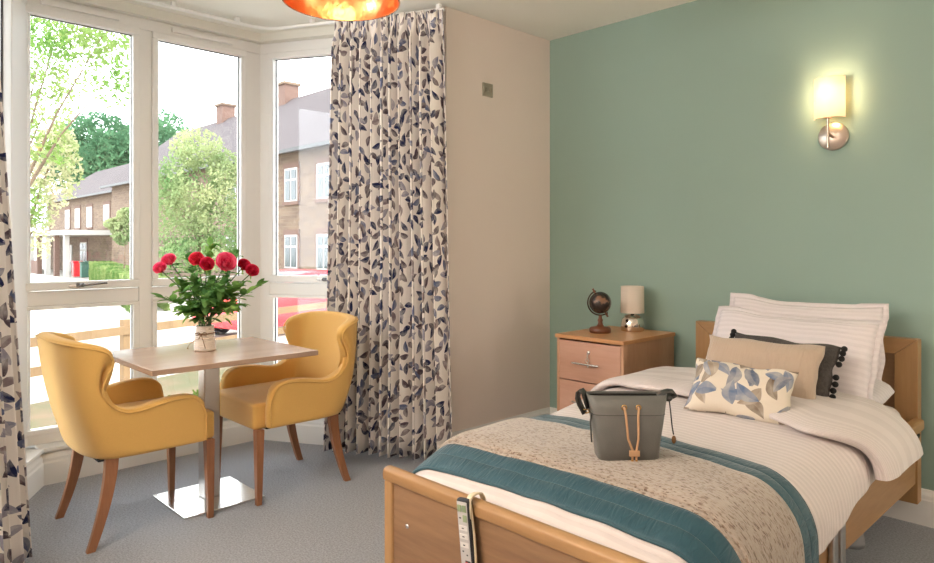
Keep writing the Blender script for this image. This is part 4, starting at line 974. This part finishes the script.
# trees and shrubs
def leafcloud(mb, c, rad, n, size, rn, hollow=.35):
    for k in range(n):
        while 1:
            d = Vector((rn.uniform(-1, 1), rn.uniform(-1, 1), rn.uniform(-1, 1)))
            if hollow < d.length < 1: break
        if nz(d.x*2.3+c[0], d.y*2.3+c[1], d.z*2.3) < -.12: continue
        p = Vector((c[0]+d.x*rad[0], c[1]+d.y*rad[1], c[2]+d.z*rad[2]))
        a = Vector((rn.uniform(-1, 1), rn.uniform(-1, 1), rn.uniform(-1, 1))).normalized(); b_ = a.orthogonal().normalized(); s_ = size*rn.uniform(.6, 1.3)
        mb.add([p-a*s_, p-b_*s_*.45, p+a*s_, p+b_*s_*.45], [(0, 1, 2, 3)])
fg = foliagemat('light_leaves', lin('58823a'), lin('9aa468'), .9)
fg2 = foliagemat('green_leaves', lin('5f7f4f'), lin('a8ad80'), .7)
fg3 = foliagemat('dark_leaves', lin('3c6148'), lin('648a66'), .25)
fgp = foliagemat('blossom_leaves', lin('6f9244'), lin('c8b8a4'), 1.6)
bark = mat('bark', lin('6b5a48'), .95, var=.2, vscale=12)
def tree(name, lb, cat, base, clouds, m, size, seed, trunk=.12, branches=True):
    root = thing(name, lb, cat, tuple(base)); rn = random.Random(seed); mb = MB()
    for (px, py, dp, rx, ry, rz, n) in clouds:
        c = at(px, py, dp)-Vector(base); leafcloud(mb, c, (rx, ry, rz), n, size, rn)
    mb.build('foliage', m, root, fixn=False)
    top = at(clouds[0][0], clouds[0][1], clouds[0][2])-Vector(base); tr = MB(); tr.tube([(0, 0, 0), top*.35+Vector((.1, 0, 0)), top*.7, top], [trunk, trunk*.8, trunk*.4, trunk*.1], 9)
    if branches:
        for cc in clouds[1:6]:
            e = at(*cc[:3])-Vector(base); tr.tube([top*.55, top*.55+(e-top*.55)*.5+Vector((0, 0, .15)), e], [trunk*.3, trunk*.12, trunk*.04], 6)
    tr.build('trunk', bark, root)
    return root
b0 = at(-10, 245, 8.5); b0.z = GZ
tree('tree', 'near tree whose light green branches hang across the left pane', 'tree', b0,
     [(25, 60, 8.6, .9, .9, .8, 1500), (60, 25, 8.4, .65, .65, .38, 1100), (105, 32, 8.4, .4, .4, .25, 520), (113, 75, 8.4, .26, .26, .45, 420), (40, 55, 8.4, .35, .35, .6, 700), (45, 110, 8.5, .3, .3, .7, 620), (80, 42, 8.4, .45, .45, .3, 600), (126, 60, 8.4, .15, .15, .5, 240)], fg, .036, 3, .10)
b0 = at(20, 245, 13); b0.z = GZ
tree('tree', 'blossoming pale tree at the left side of the left pane', 'tree', b0, [(28, 150, 13, .9, .9, .9, 1800), (50, 168, 12.8, .55, .55, .8, 1400), (40, 205, 13, .35, .35, .5, 500), (58, 145, 13, .35, .35, .4, 500), (42, 235, 13, .2, .2, .5, 200)], fgp, .055, 4, .12)
b0 = at(95, 245, 72); b0.z = GZ
tree('tree', 'dark green rounded tree behind the red roofed house', 'tree', b0, [(100, 152, 72, 4.6, 4.6, 4.2, 9000), (75, 162, 74, 3.4, 3.4, 3.2, 5000), (122, 158, 74, 3.6, 3.6, 3.2, 5000), (165, 150, 76, 3, 3, 4.5, 5000)], fg3, .27, 5, .5)
b0 = at(198, 245, 18.5); b0.z = GZ
tree('tree', 'bushy pale green tree filling the middle pane', 'tree', b0, [(200, 185, 18.5, 1.15, 1.15, 1.3, 3800), (182, 215, 18.2, .8, .8, 1.1, 2600), (222, 220, 18.2, .7, .7, 1.1, 2600), (198, 150, 18.6, .75, .75, .6, 1700), (225, 170, 18.6, .5, .5, .6, 1300), (172, 185, 18.6, .4, .4, .7, 900), (202, 255, 18, 1.1, 1.1, .5, 2200)], fg2, .06, 6, .09)
b0 = at(122, 245, 27); b0.z = GZ
tree('shrub', 'small leafy shrub at the right side of the left pane', 'shrub', b0, [(126, 232, 27, .55, .55, .55, 1000), (115, 224, 27, .4, .4, .25, 500), (128, 215, 27, .4, .4, .3, 500)], fg2, .09, 8, .05, False)
# hedge
hd = MB(); rn = random.Random(9); h0 = at(100, 245, 40); h1 = at(150, 245, 21); h0.z = h1.z = GZ
dd = (h1-h0); hn = Vector((-dd.y, dd.x, 0)).normalized()
for k in range(16000):
    t = rn.random(); a_ = rn.choice((0, 1, 2)); w_ = rn.uniform(-.55, .55) if a_ == 0 else (.55 if a_ == 1 else -.55)*rn.uniform(.85, 1); z = 1.05+rn.uniform(-.06, .06) if a_ == 0 else rn.uniform(0, 1.08)
    p = h0+dd*t+hn*w_+Vector((0, 0, z)); a = Vector((rn.uniform(-1, 1), rn.uniform(-1, 1), rn.uniform(-1, 1))).normalized(); b_ = a.orthogonal(); s_ = .09
    hd.add([p-a*s_, p-b_*s_*.5, p+a*s_, p+b_*s_*.5], [(0, 1, 2, 3)])
tag(hd.build('hedge', foliagemat('hedge_leaves', lin('55753f'), lin('8d9a62'), .8), None, fixn=False), 'low clipped hedge along the drive in the left pane', 'hedge')

# houses
brick = brickmat('brown_brick', lin('75614f'), lin('5e4b3f'), lin('7c6f5d'), 2.0)
redb = mat('red_brick_trim', lin('6a5248'), .9)
tile = mat('brown_roof_tile', lin('443b3c'), .9, var=.12, vscale=1.5, stretch=(1, 1, 8))
wpaint = mat('white_joinery', lin('b5b2ac'), .5); wglass = mat('dark_pane', lin('4a5254'), .15)
def house_window(root, x, y, z, w, h):
    fr_ = MB(); fr_.box(x-w/2, x+w/2, y-.06, y+.02, z, z+h); o = fr_.build('window', wpaint, root)
    for sx in (-1, 1):
        for zz, hh in ((z+.06, h*.58), (z+h*.68, h*.26)):
            xx = x+sx*w*.24; MB().box(xx-w*.18, xx+w*.18, y-.08, y-.05, zz, zz+hh).build('pane', wglass, o)
    MB().box(x-w/2-.12, x+w/2+.12, y-.05, y+.02, z+h, z+h+.22).build('lintel', redb, root); MB().box(x-w/2-.12, x+w/2+.12, y-.1, y+.02, z-.14, z).build('sill', redb, root)
    for sx in (-1, 1): MB().box(x+sx*(w/2+.07)-.07, x+sx*(w/2+.07)+.07, y-.04, y+.02, z, z+h).build('jamb', redb, root)
def house(lb, x0, x1, y, depth, eave, ridge, wins, chims):
    root = thing('house', lb, 'house', ((x0+x1)/2, y, GZ)); ox, oy, oz = (x0+x1)/2, y, GZ
    MB().box(x0-ox, x1-ox, 0, depth, 0, eave-oz).build('wall', brick, root)
    r_ = MB(); e = eave-oz; q = ridge-oz; vs_ = [(x0-ox-.4, -.5, e-.1), (x1-ox+.4, -.5, e-.1), (x1-ox+.4, depth/2, q), (x0-ox-.4, depth/2, q), (x0-ox-.4, depth+.5, e-.1), (x1-ox+.4, depth+.5, e-.1)]
    r_.add(vs_, [(0, 1, 2, 3), (3, 2, 5, 4), (0, 3, 4), (1, 5, 2), (0, 4, 5, 1)]); r_.build('roof', tile, root)
    MB().box(x0-ox-.4, x1-ox+.4, -.62, -.5, e-.22, e-.08).build('gutter', mat('dark_gutter', (.05, .05, .05), .5), root)
    for cx in chims:
        MB().box(cx-ox-.42, cx-ox+.42, depth/2-.4, depth/2+.4, q-1.2, q+.75).build('chimney', redb, root); MB().box(cx-ox-.5, cx-ox+.5, depth/2-.5, depth/2+.5, q+.75, q+.88).build('chimney_cap', brick, root)
    for (wx, wz, ww, wh) in wins: house_window(root, wx-ox, 0, wz-oz, ww, wh)
    return root
def xat(px, y): 
    u = (px-467)/677; return (-sin(TH_)+u*cos(TH_))/(cos(TH_)+u*sin(TH_))*y
wB = []
for px in (292, 325, 262, 232, 345): wB += [(xat(px, 14), 3.05, 1.0, 1.35), (xat(px, 14), .35, 1.0, 1.35)]
house('two storey brown brick house with tiled roof in the right hand pane', -47.5, -14, 14, 8.5, 5.15, 9.0, wB, [xat(287, 18.2), xat(225, 18.2)])
wA = [(xat(px, 14.8), 2.6, 1.3, 1.5) for px in (48, 68, 78, 90, 107, 120)]+[(xat(px, 14.8), -.2, 1.7, 1.7) for px in (84,)]
hA = house('lower brick house with white porch in the left pane', -68, -48.6, 14.8, 8, 5.0, 8.0, wA, [])
ox = (-68-48.6)/2
MB().box(-12, 10.2, -3.2, 0, 2.75, 3.05).build('porch_roof', wpaint, hA)
for k in range(9): MB().box(-10.5+k*2.4, -10.2+k*2.4, -3.1, -2.8, 0, 2.75).build('porch_post', redb if k % 2 else wpaint, hA)
MB().box(-8.5, 1.0, -3.0, -2.85, 0, .95).build('porch_wall', redb, hA)
MB().box(-3.2, -1.6, -.08, .02, 0, 2.1).build('door', wpaint, hA)
# small things under the porch
for (px, lb, c) in ((77, 'red bin left of the dark one by the porch', redp), (85, 'dark green bin by the porch', mat('bin_green', lin('35564a'), .6))):
    p = at(px, 245, 43 if px < 80 else 42); bn = thing('wheelie_bin', lb, 'bin', (p.x, p.y, GZ)); MB().box(-.2, .2, -.25, .25, .08, 1.0).build('bin_body', c, bn, bevel=.05); MB().box(-.23, .23, -.3, .3, 1.0, 1.08).build('bin_lid', c, bn, bevel=.03)
